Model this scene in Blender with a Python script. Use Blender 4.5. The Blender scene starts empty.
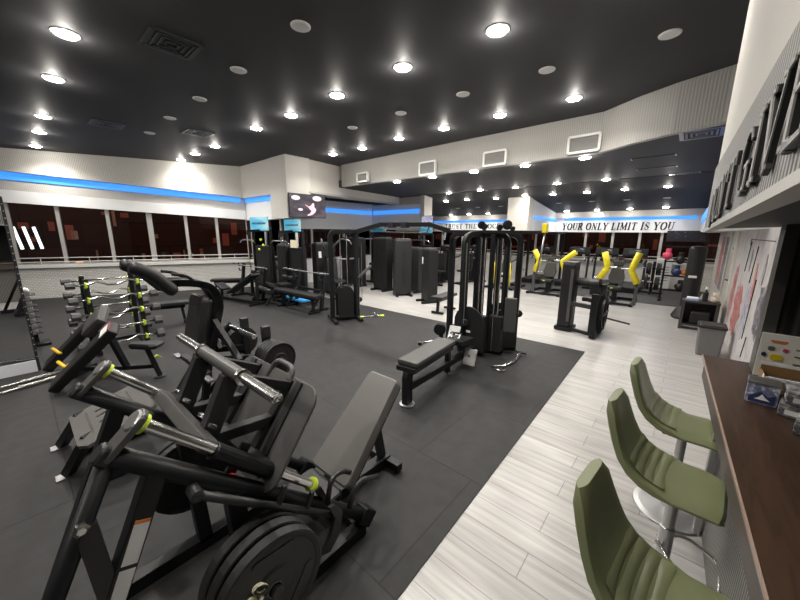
import bpy, bmesh, math, random
from mathutils import Vector as V, Matrix as M
random.seed(4)
PI = math.pi
sc = bpy.context.scene
COL = sc.collection
# ---------------------------------------------------------------- camera
HC = 1.85
FPX = 328.1
yaw, pit, rol = (math.radians(a) for a in (40.848, 11.675, 0.389))
fw = V((-math.sin(yaw)*math.cos(pit), math.cos(yaw)*math.cos(pit), -math.sin(pit)))
rt0 = V((math.cos(yaw), math.sin(yaw), 0)); up0 = rt0.cross(fw)
rt = rt0*math.cos(rol) + up0*math.sin(rol)
up = -rt0*math.sin(rol) + up0*math.cos(rol)
cam = bpy.data.objects.new('camera', bpy.data.cameras.new('camera'))
COL.objects.link(cam)
cam.matrix_world = M(((rt.x, up.x, -fw.x, 0), (rt.y, up.y, -fw.y, 0), (rt.z, up.z, -fw.z, HC), (0, 0, 0, 1)))
cam.data.sensor_width = 36; cam.data.lens = FPX/800*36; cam.data.clip_start = .02
sc.camera = cam

# measured image points -> places in the room (z known, x known or y known)
def ray(x, y): return fw + rt*((x-400)/FPX) + up*(-(y-300)/FPX)
def at_z(x, y, z):
    d = ray(x, y); return V((0, 0, HC)) + d*((z-HC)/d.z)
def at_x(x, y, X):
    d = ray(x, y); return V((0, 0, HC)) + d*(X/d.x)
def at_y(x, y, Y):
    d = ray(x, y); return V((0, 0, HC)) + d*(Y/d.y)

# ---------------------------------------------------------------- materials
MT = {}
def nodes(name):
    m = bpy.data.materials.new(name); m.use_nodes = True
    n = m.node_tree.nodes; b = n['Principled BSDF']
    MT[name] = m
    return m, n, m.node_tree.links, b
def mat(name, col, rough=.5, metal=0., spec=.5, var=0., bump=0., bscale=200., coat=0.):
    m, n, l, b = nodes(name)
    b.inputs['Base Color'].default_value = (*col, 1); b.inputs['Roughness'].default_value = rough
    b.inputs['Metallic'].default_value = metal; b.inputs['Specular IOR Level'].default_value = spec
    b.inputs['Coat Weight'].default_value = coat
    if var or bump:
        tc = n.new('ShaderNodeTexCoord'); nz = n.new('ShaderNodeTexNoise')
        nz.inputs['Scale'].default_value = bscale if bump else 6.; nz.inputs['Detail'].default_value = 3
        l.new(tc.outputs['Object'], nz.inputs['Vector'])
        if var:
            mx = n.new('ShaderNodeMixRGB'); mx.inputs[1].default_value = (*[c*(1-var) for c in col], 1)
            mx.inputs[2].default_value = (*[min(1, c*(1+var)) for c in col], 1)
            l.new(nz.outputs['Fac'], mx.inputs[0]); l.new(mx.outputs[0], b.inputs['Base Color'])
        if bump:
            bp = n.new('ShaderNodeBump'); bp.inputs['Strength'].default_value = bump; bp.inputs['Distance'].default_value = .002
            l.new(nz.outputs['Fac'], bp.inputs['Height']); l.new(bp.outputs[0], b.inputs['Normal'])
    return m
def emit(name, col, s):
    m, n, l, b = nodes(name)
    b.inputs['Base Color'].default_value = (*col, 1)
    b.inputs['Emission Color'].default_value = (*col, 1); b.inputs['Emission Strength'].default_value = s
    return m
def ribbed(name, c1, c2, axis, scale, rough=.6, bump=.6, edge=.5):
    """vertical ribs: a wave along one object axis, groove colour c2"""
    m, n, l, b = nodes(name)
    tc = n.new('ShaderNodeTexCoord'); wv = n.new('ShaderNodeTexWave'); cr = n.new('ShaderNodeValToRGB')
    wv.wave_type = 'BANDS'; wv.bands_direction = axis; wv.inputs['Scale'].default_value = scale
    l.new(tc.outputs['Object'], wv.inputs['Vector'])
    cr.color_ramp.elements[0].position = .05; cr.color_ramp.elements[0].color = (*c2, 1)
    cr.color_ramp.elements[1].position = edge; cr.color_ramp.elements[1].color = (*c1, 1)
    l.new(wv.outputs['Fac'], cr.inputs[0]); l.new(cr.outputs[0], b.inputs['Base Color'])
    bp = n.new('ShaderNodeBump'); bp.inputs['Strength'].default_value = bump; bp.inputs['Distance'].default_value = .01
    l.new(wv.outputs['Fac'], bp.inputs['Height']); l.new(bp.outputs[0], b.inputs['Normal'])
    b.inputs['Roughness'].default_value = rough
    return m
def brick(name, c1, c2, mort, bw, rh, ms, offset, rough, grain=None, speck=None, bump=.3, spec=.5, wall=False):
    m, n, l, b = nodes(name)
    tc = n.new('ShaderNodeTexCoord'); bk = n.new('ShaderNodeTexBrick')
    bk.inputs['Scale'].default_value = 1; bk.inputs['Brick Width'].default_value = bw; bk.inputs['Row Height'].default_value = rh
    bk.inputs['Mortar Size'].default_value = ms; bk.inputs['Mortar Smooth'].default_value = .3; bk.offset = offset
    bk.inputs['Color1'].default_value = (*c1, 1); bk.inputs['Color2'].default_value = (*c2, 1); bk.inputs['Mortar'].default_value = (*mort, 1)
    if wall:
        sp = n.new('ShaderNodeSeparateXYZ'); ad = n.new('ShaderNodeMath'); cb = n.new('ShaderNodeCombineXYZ')
        l.new(tc.outputs['Object'], sp.inputs[0]); l.new(sp.outputs[0], ad.inputs[0]); l.new(sp.outputs[1], ad.inputs[1])
        l.new(ad.outputs[0], cb.inputs[0]); l.new(sp.outputs[2], cb.inputs[1]); l.new(cb.outputs[0], bk.inputs['Vector'])
    else: l.new(tc.outputs['Object'], bk.inputs['Vector'])
    out = bk.outputs['Color']
    if grain or speck:
        mp = n.new('ShaderNodeMapping'); nz = n.new('ShaderNodeTexNoise'); nz.inputs['Detail'].default_value = 5
        mp.inputs['Scale'].default_value = grain or speck
        l.new(tc.outputs['Object'], mp.inputs['Vector']); l.new(mp.outputs[0], nz.inputs['Vector']); nz.inputs['Scale'].default_value = 1
        cr = n.new('ShaderNodeValToRGB'); mx = n.new('ShaderNodeMixRGB'); mx.blend_type = 'MULTIPLY'; mx.inputs[0].default_value = 1
        cr.color_ramp.elements[0].position = .32; cr.color_ramp.elements[1].position = .68
        lo = .76 if grain else .72
        cr.color_ramp.elements[0].color = (lo, lo, lo, 1); cr.color_ramp.elements[1].color = (1.12, 1.12, 1.12, 1)
        l.new(nz.outputs['Fac'], cr.inputs[0]); l.new(out, mx.inputs[1]); l.new(cr.outputs[0], mx.inputs[2]); out = mx.outputs[0]
    l.new(out, b.inputs['Base Color']); b.inputs['Roughness'].default_value = rough; b.inputs['Specular IOR Level'].default_value = spec
    bp = n.new('ShaderNodeBump'); bp.inputs['Strength'].default_value = bump; bp.inputs['Distance'].default_value = .003; bp.invert = True
    l.new(bk.outputs['Fac'], bp.inputs['Height']); l.new(bp.outputs[0], b.inputs['Normal'])
    return m

mat('steel_black', (.007, .0078, .009), .42, 0, .28)
mat('steel_char', (.018, .0185, .020), .42, 0, .35)
mat('steel_grey', (.07, .069, .068), .42, .2)
mat('shroud', (.008, .008, .009), .5, 0, .35)
mat('shroud_grey', (.017, .017, .018), .5, 0, .35)
mat('chrome', (.6, .6, .59), .2, 1)
mat('alu', (.45, .45, .455), .38, 1)
mat('pad_black', (.008, .008, .009), .48, 0, .5, bump=.15, bscale=300)
mat('pad_grey', (.045, .044, .043), .5, 0, .5, bump=.15, bscale=300)
mat('pad_light', (.095, .091, .086), .40)
mat('iron', (.013, .013, .0135), .5, 0, .4, bump=.3, bscale=350)
mat('iron_rim', (.05, .05, .052), .5)
mat('yellow', (.75, .62, .01), .45)
mat('lime', (.55, .72, .05), .5)
mat('orange_yellow', (.8, .48, .02), .45)
mat('red', (.5, .03, .03), .4)
mat('white', (.8, .8, .78), .5)
mat('label', (.75, .75, .75), .5)
mat('label_orange', (.7, .22, .05), .5)
mat('cream', (.85, .8, .6), .6)
mat('black', (.006, .006, .006), .5)
mat('rubber', (.012, .012, .012), .8)
mat('ceil_dark', (.066, .066, .07), .6, 0, .08)
mat('wall_white', (.58, .56, .525), .6, var=.03)
mat('wall_cool', (.85, .86, .87), .6)
mat('sill_white', (.7, .7, .68), .45)
mat('frame_alu', (.55, .54, .52), .4, .3)
mat('olive', (.135, .15, .075), .42, 0, .5, bump=.08, bscale=250)
mat('thread', (.24, .27, .15), .7)
mat('bin_grey', (.13, .13, .128), .5)
mat('desk_dark', (.035, .033, .032), .5)
mat('cable', (.25, .25, .25), .3, .6)
mat('navy', (.02, .03, .1), .5)
mat('pink', (.6, .06, .12), .5)
mat('orange', (.7, .2, .03), .5)
mat('plush', (.7, .62, .5), .9)
mat('card_brown', (.28, .16, .06), .6)
mat('skin', (.55, .3, .26), .6)
mat('speaker_white', (.75, .75, .75), .6)
mat('sign_grey', (.27, .265, .255), .5)
mat('mirror', (.9, .9, .9), .01, 1)
mat('dark_void', (.01, .01, .011), .7)
mat('lip', (.4, .385, .36), .45)
mat('wall_sign', (.5, .485, .455), .6, var=.03)
mat('door_beige', (.5, .49, .45), .5)
emit('lamp', (1, .95, .86), 70)
emit('led_blue', (.05, .28, .95), .95)
emit('neon', (.8, .95, 1), 5)
emit('street_glow', (1, .45, .12), 5)
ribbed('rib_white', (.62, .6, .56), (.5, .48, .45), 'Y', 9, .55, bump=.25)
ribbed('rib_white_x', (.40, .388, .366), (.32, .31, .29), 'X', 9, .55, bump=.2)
ribbed('rib_grey', (.2, .195, .185), (.05, .05, .05), 'Y', 9, .45)
ribbed('rib_bar', (.16, .155, .145), (.02, .02, .02), 'Y', 13, .45)
ribbed('rib_olive', (.028, .03, .024), (.01, .01, .009), 'X', 6, .45, edge=.7)
ribbed('rib_plate', (.1, .095, .09), (.035, .033, .03), 'X', 16, .6)
ribbed('rib_board', (.27, .265, .255), (.07, .07, .07), 'Y', 11, .45)
brick('wood_floor', (.34, .332, .323), (.40, .392, .382), (.18, .176, .17), 1.25, .19, .003, .37, .3, grain=(1.6, 26, 1))
brick('rubber_tiles', (.0165, .0165, .0172), (.020, .020, .0208), (.006, .006, .006), 1.0, 1.0, .006, .5, .62, speck=(9, 9, 9), spec=.3)
brick('far_mat', (.04, .04, .042), (.046, .046, .048), (.015, .015, .015), 1.0, 1.0, .006, .5, .7, speck=(9, 9, 9), spec=.3)
brick('perf_white', (.8, .79, .76), (.7, .69, .66), (.5, .49, .47), .09, .045, .010, .5, .5, bump=.5, wall=True)
brick('red_brick', (.13, .05, .036), (.09, .036, .028), (.07, .03, .025), 1.3, 1.1, .03, .5, .8, wall=True)
emit('added_glow', (.9, .5, .35), .035)  # faint made-up glow that warms the dark view through the panes
emit('added_glow_red', (.75, .22, .14), .04)
def wood_counter():
    m, n, l, b = nodes('counter_wood')
    tc = n.new('ShaderNodeTexCoord'); mp = n.new('ShaderNodeMapping'); nz = n.new('ShaderNodeTexNoise'); cr = n.new('ShaderNodeValToRGB')
    mp.inputs['Scale'].default_value = (14, 1.6, 3); nz.inputs['Scale'].default_value = 2.2; nz.inputs['Detail'].default_value = 6; nz.inputs['Distortion'].default_value = 1.2
    l.new(tc.outputs['Object'], mp.inputs[0]); l.new(mp.outputs[0], nz.inputs['Vector']); l.new(nz.outputs['Fac'], cr.inputs[0])
    e = cr.color_ramp.elements; e[0].position = .3; e[0].color = (.03, .017, .011, 1); e[1].position = .75; e[1].color = (.062, .033, .019, 1)
    l.new(cr.outputs[0], b.inputs['Base Color']); b.inputs['Roughness'].default_value = .36; b.inputs['Specular IOR Level'].default_value = .3
wood_counter()
def picture(name, stops, scale, seed, detail=4, dist=1.5, rough=.4, em=0):
    """an abstract printed or displayed picture: blotches run through a colour ramp"""
    m, n, l, b = nodes(name)
    tc = n.new('ShaderNodeTexCoord'); mp = n.new('ShaderNodeMapping'); nz = n.new('ShaderNodeTexNoise'); cr = n.new('ShaderNodeValToRGB')
    mp.inputs['Location'].default_value = (seed, seed*1.7, seed*.3); mp.inputs['Scale'].default_value = scale
    nz.inputs['Scale'].default_value = 1; nz.inputs['Detail'].default_value = detail; nz.inputs['Distortion'].default_value = dist
    l.new(tc.outputs['Object'], mp.inputs[0]); l.new(mp.outputs[0], nz.inputs['Vector']); l.new(nz.outputs['Fac'], cr.inputs[0])
    while len(cr.color_ramp.elements) < len(stops): cr.color_ramp.elements.new(.5)
    for e, (p, c) in zip(cr.color_ramp.elements, stops): e.position = p; e.color = (*c, 1)
    l.new(cr.outputs[0], b.inputs['Base Color']); b.inputs['Roughness'].default_value = rough
    if em: l.new(cr.outputs[0], b.inputs['Emission Color']); b.inputs['Emission Strength'].default_value = em
    return m
picture('tv_dark', [(.3, (.008, .007, .012)), (.5, (.02, .016, .025)), (.66, (.06, .045, .06)), (.85, (.2, .15, .17))], (1, 2.5, 3), 3.1, em=.8)
picture('tv_blue', [(.3, (.1, .12, .3)), (.5, (.5, .5, .6)), (.7, (.03, .04, .2))], (4, 4, 9), 1.1, em=.8)
picture('tv_far', [(.3, (.01, .01, .012)), (.6, (.015, .015, .02)), (.75, (.3, .3, .33))], (4, 4, 7), 5, em=.25)
picture('mural', [(.3, (.55, .54, .54)), (.46, (.5, .48, .49)), (.52, (.40, .36, .37)), (.57, (.52, .5, .5)), (.7, (.6, .58, .58))], (1, 2.2, 1.1), 8, detail=6)
picture('mural_red', [(.4, (.38, .06, .06)), (.54, (.45, .2, .2)), (.66, (.5, .42, .42))], (2, 5, 4), 2, dist=3)
picture('mural_dark', [(.4, (.07, .065, .08)), (.54, (.16, .14, .17)), (.66, (.36, .34, .38))], (2, 5, 6), 6)
picture('mural_blue', [(.35, (.12, .13, .3)), (.5, (.4, .4, .5)), (.65, (.5, .47, .5))], (2, 9, 9), 7)
picture('poster_sky', [(.3, (.08, .45, .7)), (.5, (.25, .62, .8)), (.7, (.6, .8, .85))], (1, 1, 5), 4, detail=1, dist=0)
picture('pack_blue', [(.3, (.07, .08, .17)), (.5, (.2, .22, .33)), (.62, (.6, .62, .68))], (30, 30, 24), 2)
picture('pack_grey', [(.3, (.06, .06, .065)), (.55, (.2, .2, .21)), (.66, (.55, .55, .55)), (.8, (.1, .1, .1))], (22, 22, 40), 9)
def glass():
    m, n, l, b = nodes('pane')
    n.remove(b)
    tr = n.new('ShaderNodeBsdfTransparent'); gl = n.new('ShaderNodeBsdfGlossy'); fr = n.new('ShaderNodeFresnel'); mx = n.new('ShaderNodeMixShader')
    tr.inputs[0].default_value = (.7, .68, .68, 1); gl.inputs['Roughness'].default_value = .02; fr.inputs['IOR'].default_value = 1.5
    l.new(fr.outputs[0], mx.inputs[0]); l.new(tr.outputs[0], mx.inputs[1]); l.new(gl.outputs[0], mx.inputs[2])
    l.new(mx.outputs[0], n['Material Output'].inputs['Surface'])
glass()

# ---------------------------------------------------------------- mesh building
ORG = V((0, 0, 0))          # machines measured in room coordinates subtract their own base
def org(p=(0, 0, 0)):
    global ORG
    ORG = V(p)
def frame_of(d, upv=(0, 0, 1)):
    d = V(d).normalized(); u = V(upv)
    if abs(d.dot(u)) > .98: u = V((0, 1, 0))
    x = u.cross(d).normalized(); y = d.cross(x)
    return M((x, y, d)).transposed()      # columns: side, up, along
class MB:
    def __init__(s): s.bm = bmesh.new()
    def add(s, verts, faces, smooth=False):
        vs = [s.bm.verts.new(v) for v in verts]
        for f in faces:
            try:
                fc = s.bm.faces.new([vs[i] for i in f]); fc.smooth = smooth
            except ValueError: pass
        return s
    def rot_box(s, c, size, mt=None, bev=0.):
        """box centred at c; mt a 3x3 whose columns are its axes; optional rounded edges"""
        mt = mt or M.Identity(3); c = V(c)
        b = bmesh.new(); bmesh.ops.create_cube(b, size=1)
        for v in b.verts: v.co = V((v.co.x*size[0], v.co.y*size[1], v.co.z*size[2]))
        if bev: bmesh.ops.bevel(b, geom=b.edges[:], offset=bev, segments=2, affect='EDGES', profile=.6)
        idx = {v: i for i, v in enumerate(b.verts)}
        s.add([c + mt @ v.co for v in b.verts], [[idx[v] for v in f.verts] for f in b.faces]); b.free()
        return s
    def box(s, lo, hi, bev=0.):
        lo, hi = V(lo), V(hi)
        return s.rot_box((lo+hi)/2, hi-lo, None, bev)
    def bar(s, a, b, w=.06, h=None, bev=.004, upv=(0, 0, 1), ext=0.):
        """rectangular tube from a to b"""
        a, b = V(a), V(b); d = b-a
        return s.rot_box((a+b)/2, (w, h or w, d.length+2*ext), frame_of(d, upv), bev)
    def path(s, pts, w=.06, h=None, bev=.004):
        for a, b in zip(pts, pts[1:]): s.bar(a, b, w, h, bev, ext=w*.35)
        return s
    def tube(s, pts, r, n=10, caps=True):
        pts = [V(p) for p in pts]; rs = r if isinstance(r, (list, tuple)) else [r]*len(pts)
        vs, fs = [], []; fr = None
        for i, p in enumerate(pts):
            d = (pts[min(i+1, len(pts)-1)] - pts[max(i-1, 0)]).normalized()
            if fr is None: fr = frame_of(d)
            else:
                ax = (fr @ V((0, 0, 1))).rotation_difference(d).to_matrix(); fr = ax @ fr
            for k in range(n):
                a = 2*PI*k/n; vs.append(p + fr @ V((math.cos(a)*rs[i], math.sin(a)*rs[i], 0)))
        for i in range(len(pts)-1):
            for k in range(n): fs.append((i*n+k, i*n+(k+1) % n, (i+1)*n+(k+1) % n, (i+1)*n+k))
        s.add(vs, fs, True)
        if caps:
            s.add(vs[:n], [list(range(n))[::-1]]); s.add(vs[-n:], [list(range(n))])
        return s
    def bend(s, pts, r, n=10, rad=.08, seg=5):
        return s.tube(fillet(pts, rad, seg), r, n)
    def lathe(s, c, d, prof, n=24, smooth=True):
        """profile of (along, radius) turned about the axis d through c; flat ends"""
        c = V(c); fr = frame_of(d); vs, fs = [], []
        for t, r in prof:
            for k in range(n):
                a = 2*PI*k/n; vs.append(c + fr @ V((math.cos(a)*r, math.sin(a)*r, t)))
        m = len(prof)
        for i in range(m-1):
            for k in range(n): fs.append((i*n+k, i*n+(k+1) % n, (i+1)*n+(k+1) % n, (i+1)*n+k))
        if prof[0][1] > 1e-4: fs.append(list(range(n))[::-1])
        if prof[-1][1] > 1e-4: fs.append(list(range((m-1)*n, m*n)))
        s.add(vs, fs)
        return s
    def cyl(s, a, b, r, n=16):
        a, b = V(a), V(b); L = (b-a).length; e = min(.004, r*.2, L*.2)
        return s.lathe(a, b-a, [(0, r-e), (e, r), (L-e, r), (L, r-e)], n)
    def prism(s, c, ex, ey, poly, depth, bev=0.):
        """polygon in the plane (ex, ey) through c, made depth thick along ex x ey (centred)"""
        c, ex, ey = V(c), V(ex).normalized(), V(ey).normalized(); ez = ex.cross(ey)
        n = len(poly); mt = M((ex, ey, ez)).transposed()
        if bev:
            cx = sum(p[0] for p in poly)/n; cy = sum(p[1] for p in poly)/n
            rad = max(max(abs(p[0]-cx), abs(p[1]-cy)) for p in poly); k = 1-bev/max(rad, .01)
            inner = [(cx+(p[0]-cx)*k, cy+(p[1]-cy)*k) for p in poly]
            rings = [(inner, -depth/2), (poly, -depth/2+bev), (poly, depth/2-bev), (inner, depth/2)]
        else: rings = [(poly, -depth/2), (poly, depth/2)]
        vs = [c + mt @ V((p[0], p[1], z)) for ring, z in rings for p in ring]; fs = []
        for i in range(len(rings)-1):
            for k in range(n): fs.append((i*n+k, i*n+(k+1) % n, (i+1)*n+(k+1) % n, (i+1)*n+k))
        fs.append(list(range(n))[::-1]); fs.append(list(range((len(rings)-1)*n, len(rings)*n)))
        return s.add(vs, fs)
    def ball(s, c, r, n=12, sz=(1, 1, 1)):
        prof = [(-math.cos(PI*i/8), math.sin(PI*i/8)) for i in range(9)]
        vs, fs = [], []; c = V(c)
        for t, q in prof:
            for k in range(n):
                a = 2*PI*k/n; vs.append(c + V((math.cos(a)*q*r*sz[0], math.sin(a)*q*r*sz[1], t*r*sz[2])))
        for i in range(8):
            for k in range(n): fs.append((i*n+k, i*n+(k+1) % n, (i+1)*n+(k+1) % n, (i+1)*n+k))
        s.add(vs, fs, True); return s
    def build(s, name, m, parent=None, smooth_angle=None):
        bm = s.bm
        for v in bm.verts: v.co -= ORG
        bmesh.ops.remove_doubles(bm, verts=bm.verts[:], dist=1e-5)
        bmesh.ops.recalc_face_normals(bm, faces=bm.faces[:])
        me = bpy.data.meshes.new(name); bm.to_mesh(me); bm.free()
        me.materials.append(MT[m] if isinstance(m, str) else m)
        o = bpy.data.objects.new(name, me); COL.objects.link(o)
        if parent: o.parent = parent
        return o
def fillet(pts, rad=.08, seg=5):
    pts = [V(p) for p in pts]; out = [pts[0]]
    for i in range(1, len(pts)-1):
        a, b, c = pts[i-1], pts[i], pts[i+1]
        r = min(rad, (a-b).length*.48, (c-b).length*.48)
        p, q = b+(a-b).normalized()*r, b+(c-b).normalized()*r
        for k in range(seg+1):
            t = k/seg; out.append(p*(1-t)**2 + b*2*t*(1-t) + q*t*t)
    out.append(pts[-1]); return out
def rrect(w, h, r, seg=4, cx=0., cy=0.):
    out = []
    for sx, sy, a0 in ((1, 1, 0), (-1, 1, PI/2), (-1, -1, PI), (1, -1, 3*PI/2)):
        for k in range(seg+1):
            a = a0 + PI/2*k/seg; out.append((cx + sx*(w/2-r) + math.cos(a)*r, cy + sy*(h/2-r) + math.sin(a)*r))
    return out
def thing(name, label, cat, loc=(0, 0, 0), rz=0., group=None):
    o = bpy.data.objects.new(name, None); COL.objects.link(o); o.empty_display_size = .1
    o.location = loc; o.rotation_euler = (0, 0, rz); tag(o, label, cat, group); return o
def tag(o, label, cat, group=None):
    o['label'] = label; o['category'] = cat
    if group: o['group'] = group
    return o
def struct(o, label=None):
    o['kind'] = 'structure'
    if label: o['label'] = label
    return o
def dup(root, loc, rz=None, label=None, group=None):
    r = root.copy(); COL.objects.link(r); r.location = loc
    if rz is not None: r.rotation_euler = (0, 0, rz)
    if label: r['label'] = label
    if group: r['group'] = group
    for ch in list(root.children):
        c = ch.copy(); COL.objects.link(c); c.parent = r
        for g in list(ch.children):
            d = g.copy(); COL.objects.link(d); d.parent = c
    return r
ORD = ['first', 'second', 'third', 'fourth', 'fifth', 'sixth', 'seventh', 'eighth', 'ninth', 'tenth', 'eleventh', 'twelfth']
# ================================================================ THE ROOM
ZC, ZL = 3.82, 3.2
A_L, B_L = V((-13.3, 0, 0)), V((-11.0, 5.03, 0))
RZ_L = -math.atan2(B_L.x-A_L.x, B_L.y-A_L.y); LEN_L = (B_L-A_L).length
def slab(name, verts8, m, kind=True, loc=None, rz=0., parent=None):
    o = MB().add(verts8, [(0, 1, 2, 3), (7, 6, 5, 4), (0, 4, 5, 1), (1, 5, 6, 2), (2, 6, 7, 3), (3, 7, 4, 0)]).build(name, m, parent)
    if loc is not None: o.location = loc; o.rotation_euler = (0, 0, rz)
    if kind and not parent: struct(o)
    return o
def bx8(x0, x1, y0, y1, z0a, z0b, z1a, z1b):
    """box whose bottom and top run from height a at y0 to height b at y1"""
    return [(x0, y0, z0a), (x1, y0, z0a), (x1, y1, z0b), (x0, y1, z0b), (x0, y0, z1a), (x1, y0, z1a), (x1, y1, z1b), (x0, y1, z1b)]
def bx(lo, hi): return bx8(lo[0], hi[0], lo[1], hi[1], lo[2], lo[2], hi[2], hi[2])
slab('floor', bx((-15.5, -3.4, -.2), (1.6, 15, 0)), 'wood_floor')
MB().prism((0, 0, .004), (1, 0, 0), (0, 1, 0), [(-.76, -3.2), (-1.01, 5.68), (-11.3, 5.55), (-15.2, -3.2)], .008).build('floor_rubber', 'rubber_tiles')['kind'] = 'structure'
MB().prism((0, 0, .004), (1, 0, 0), (0, 1, 0), [(.25, 10.95), (.6, 14.5), (-4.9, 14.5), (-4.9, 10.85)], .008).build('floor_mat', 'far_mat')['kind'] = 'structure'
# --- ceilings
arc = [at_z(x, y, ZC) for x, y in ((610, 110), (640, 96.5), (680, 82), (735, 64.5))]
beam = [(-8.23, 6.77), (-1.35, 6.68)] + [(p.x, p.y) for p in arc[1:]] + [(.8, 5.5)]
MB().prism((0, 0, ZC+.1), (1, 0, 0), (0, 1, 0), [(1.4, -3.3), (1.4, 5.6)] + [(x, y+.05) for x, y in beam[::-1]] + [(-9, 6.8), (-15.4, 6.8), (-15.4, -3.3)], .2).build('ceiling', 'ceil_dark')['kind'] = 'structure'
low = beam[::-1] + [(-9.2, 6.8), (-13, 6.8), (-13, 10.2), (1.4, 10.2)]
MB().prism((0, 0, ZL+.1), (1, 0, 0), (0, 1, 0), [(x, y+.06) for x, y in low], .2).build('ceiling_lower', 'ceil_dark')['kind'] = 'structure'
slab('ceiling_far', bx8(-13, 1.4, 10.2, 14.8, 3.19, 2.62, 3.4, 2.85), 'ceil_dark')
# --- the beam face between the two ceilings
mb = MB(); n = len(beam)
for k in range(n-1):
    (xa, ya), (xb, yb) = beam[k], beam[k+1]
    mb.add([(xa, ya, ZL-.01), (xb, yb, ZL-.01), (xb, yb, ZC+.05), (xa, ya, ZC+.05), (xa, ya+.12, ZL-.01), (xb, yb+.12, ZL-.01), (xb, yb+.12, ZC+.05), (xa, ya+.12, ZC+.05)],
           [(0, 1, 2, 3), (7, 6, 5, 4), (0, 4, 5, 1), (1, 5, 6, 2), (2, 6, 7, 3), (3, 7, 4, 0)])
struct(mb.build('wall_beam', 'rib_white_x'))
# --- left wall, built along its own line
def lz(a, b, y): return a + (b-a)*y/LEN_L
def left(name, x0, x1, z0, z1, m, y0=-4., y1=LEN_L):
    return slab(name, bx8(x0, x1, y0, y1, lz(*z0, y0), lz(*z0, y1), lz(*z1, y0), lz(*z1, y1)), m, True, A_L, RZ_L)
left('wall_left', -.22, 0, (0, 0), (.83, .84), 'perf_white')
left('trim_1', -.26, .07, (.84, .84), (.92, .92), 'sill_white')
left('trim_2', -.2, .0, (2.53, 2.22), (2.84, 2.5), 'wall_cool')
left('wall_left_ribbed', -.2, -.004, (2.84, 2.5), (3.4, 3.0), 'rib_white')
left('wall_left_bulkhead', -.25, .16, (3.29, 2.89), (3.95, 3.95), 'rib_white')
def led(name, label, verts, loc=None, rz=0.):
    o = slab(name, verts, 'led_blue', False, loc, rz)
    return tag(o, label, 'light strip')
led('light_strip', 'blue light strip under the bulkhead along the long left window wall', bx8(.0, .03, -3.0, LEN_L-.12, lz(3.10, 2.74, -3), lz(3.10, 2.74, LEN_L), lz(3.285, 2.885, -3), lz(3.285, 2.885, LEN_L)), A_L, RZ_L)
def window(num, loc, rz, y0, y1, z0, z1a, z1b, thick=.05, rails=True, x=-.12):
    mb = MB(); w = thick
    mb.add(*boxv(x-.03, x+.04, y0, y0+w, z0, z1a)); mb.add(*boxv(x-.03, x+.04, y1-.03, y1, z0, z1b))
    mb.add(*boxv(x-.03, x+.04, y0+w, y1-.03, z0, z0+.035))
    o = mb.build('window_%d' % num, 'frame_alu'); o.location = loc; o.rotation_euler = (0, 0, rz); struct(o)
    p = MB().add(*boxv(x-.005, x+.005, y0+w, y1-.03, z0+.035, max(z1a, z1b)-.01)).build('pane', 'pane', o)
    if rails:
        mb = MB()
        for z in (z0+.07, z0+.18): mb.cyl((x+.09, y0, z), (x+.09, y1, z), .013, 8)
        mb.cyl((x+.09, (y0+y1)/2, z0), (x+.09, (y0+y1)/2, z0+.18), .011, 8)
        mb.build('rail', 'frame_alu', o)
    return o
def boxv(x0, x1, y0, y1, z0, z1):
    return bx((x0, y0, z0), (x1, y1, z1)), [(0, 1, 2, 3), (7, 6, 5, 4), (0, 4, 5, 1), (1, 5, 6, 2), (2, 6, 7, 3), (3, 7, 4, 0)]
ys = [-1.05, -.1, .88, 1.94, 2.88, 3.82, 4.65, LEN_L]
for k in range(len(ys)-1):
    window(k+1, A_L, RZ_L, ys[k], ys[k+1], .92, lz(2.53, 2.22, ys[k])+.02, lz(2.53, 2.22, ys[k+1])+.02, .1 if k == 4 else .05)
# --- short wall that juts out from the left wall, facing the camera
JY = 5.06
def cross(name, x0, x1, y0, y1, z0, z1, m): return slab(name, bx((x0, y0, z0), (x1, y1, z1)), m)
cross('wall_jut', -11.1, -8.3, JY, JY+.2, 0, .84, 'perf_white')
cross('trim_3', -11.1, -8.3, JY-.05, JY+.2, .84, .92, 'sill_white')
cross('wall_jut_fascia', -11.1, -8.3, JY, JY+.2, 2.2, 2.95, 'wall_cool')
cross('wall_jut_bulkhead', -11.2, -8.3, JY-.14, JY+.2, 2.87, 3.9, 'wall_white')
led('light_strip', 'short blue light strip under the bulkhead left of the mounted television', bx((-10.98, JY-.03, 2.74), (-8.75, JY-.002, 2.865)))
for k, (a, b) in enumerate(((-11.0, -10.05), (-10.05, -9.1), (-9.1, -8.3))):
    window(8+k, (a, JY, 0), -PI/2, 0, b-a, .92, 2.2, 2.2)
cross('wall_column', -9.1, -8.23, JY-.16, 5.64, 2.2, 3.9, 'wall_white')
# --- wall beyond the column, with a ledge and a recess below it
pc = at_z(399.5, 197.5, ZL); YC = pc.y; XR = at_y(372, 215, YC).x; XE = at_z(421, 195.3, ZL).x
zb = at_x(345, 195.5, -8.3).z
slab('wall_side', [(-9.3, 5.6, zb), (-8.28, 5.6, zb), (pc.x, YC, zb), (-9.3, YC, zb), (-9.3, 5.6, 3.9), (-8.28, 5.6, 3.9), (pc.x, YC, 3.9), (-9.3, YC, 3.9)], 'wall_white')
slab('trim_4', [(-8.3, 5.6, zb-.05), (-8.22, 5.6, zb-.05), (pc.x+.06, YC, zb-.05), (pc.x-.02, YC, zb-.05), (-8.3, 5.6, zb), (-8.22, 5.6, zb), (pc.x+.06, YC, zb), (pc.x-.02, YC, zb)], 'lip')
cross('wall_side_end', pc.x-.6, XE+.05, YC, YC+.2, zb-.05, 3.3, 'wall_white')
cross('wall_recess', XR-.2, XR, 5.6, YC+.1, 1.95, 3.0, 'wall_cool')
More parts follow.
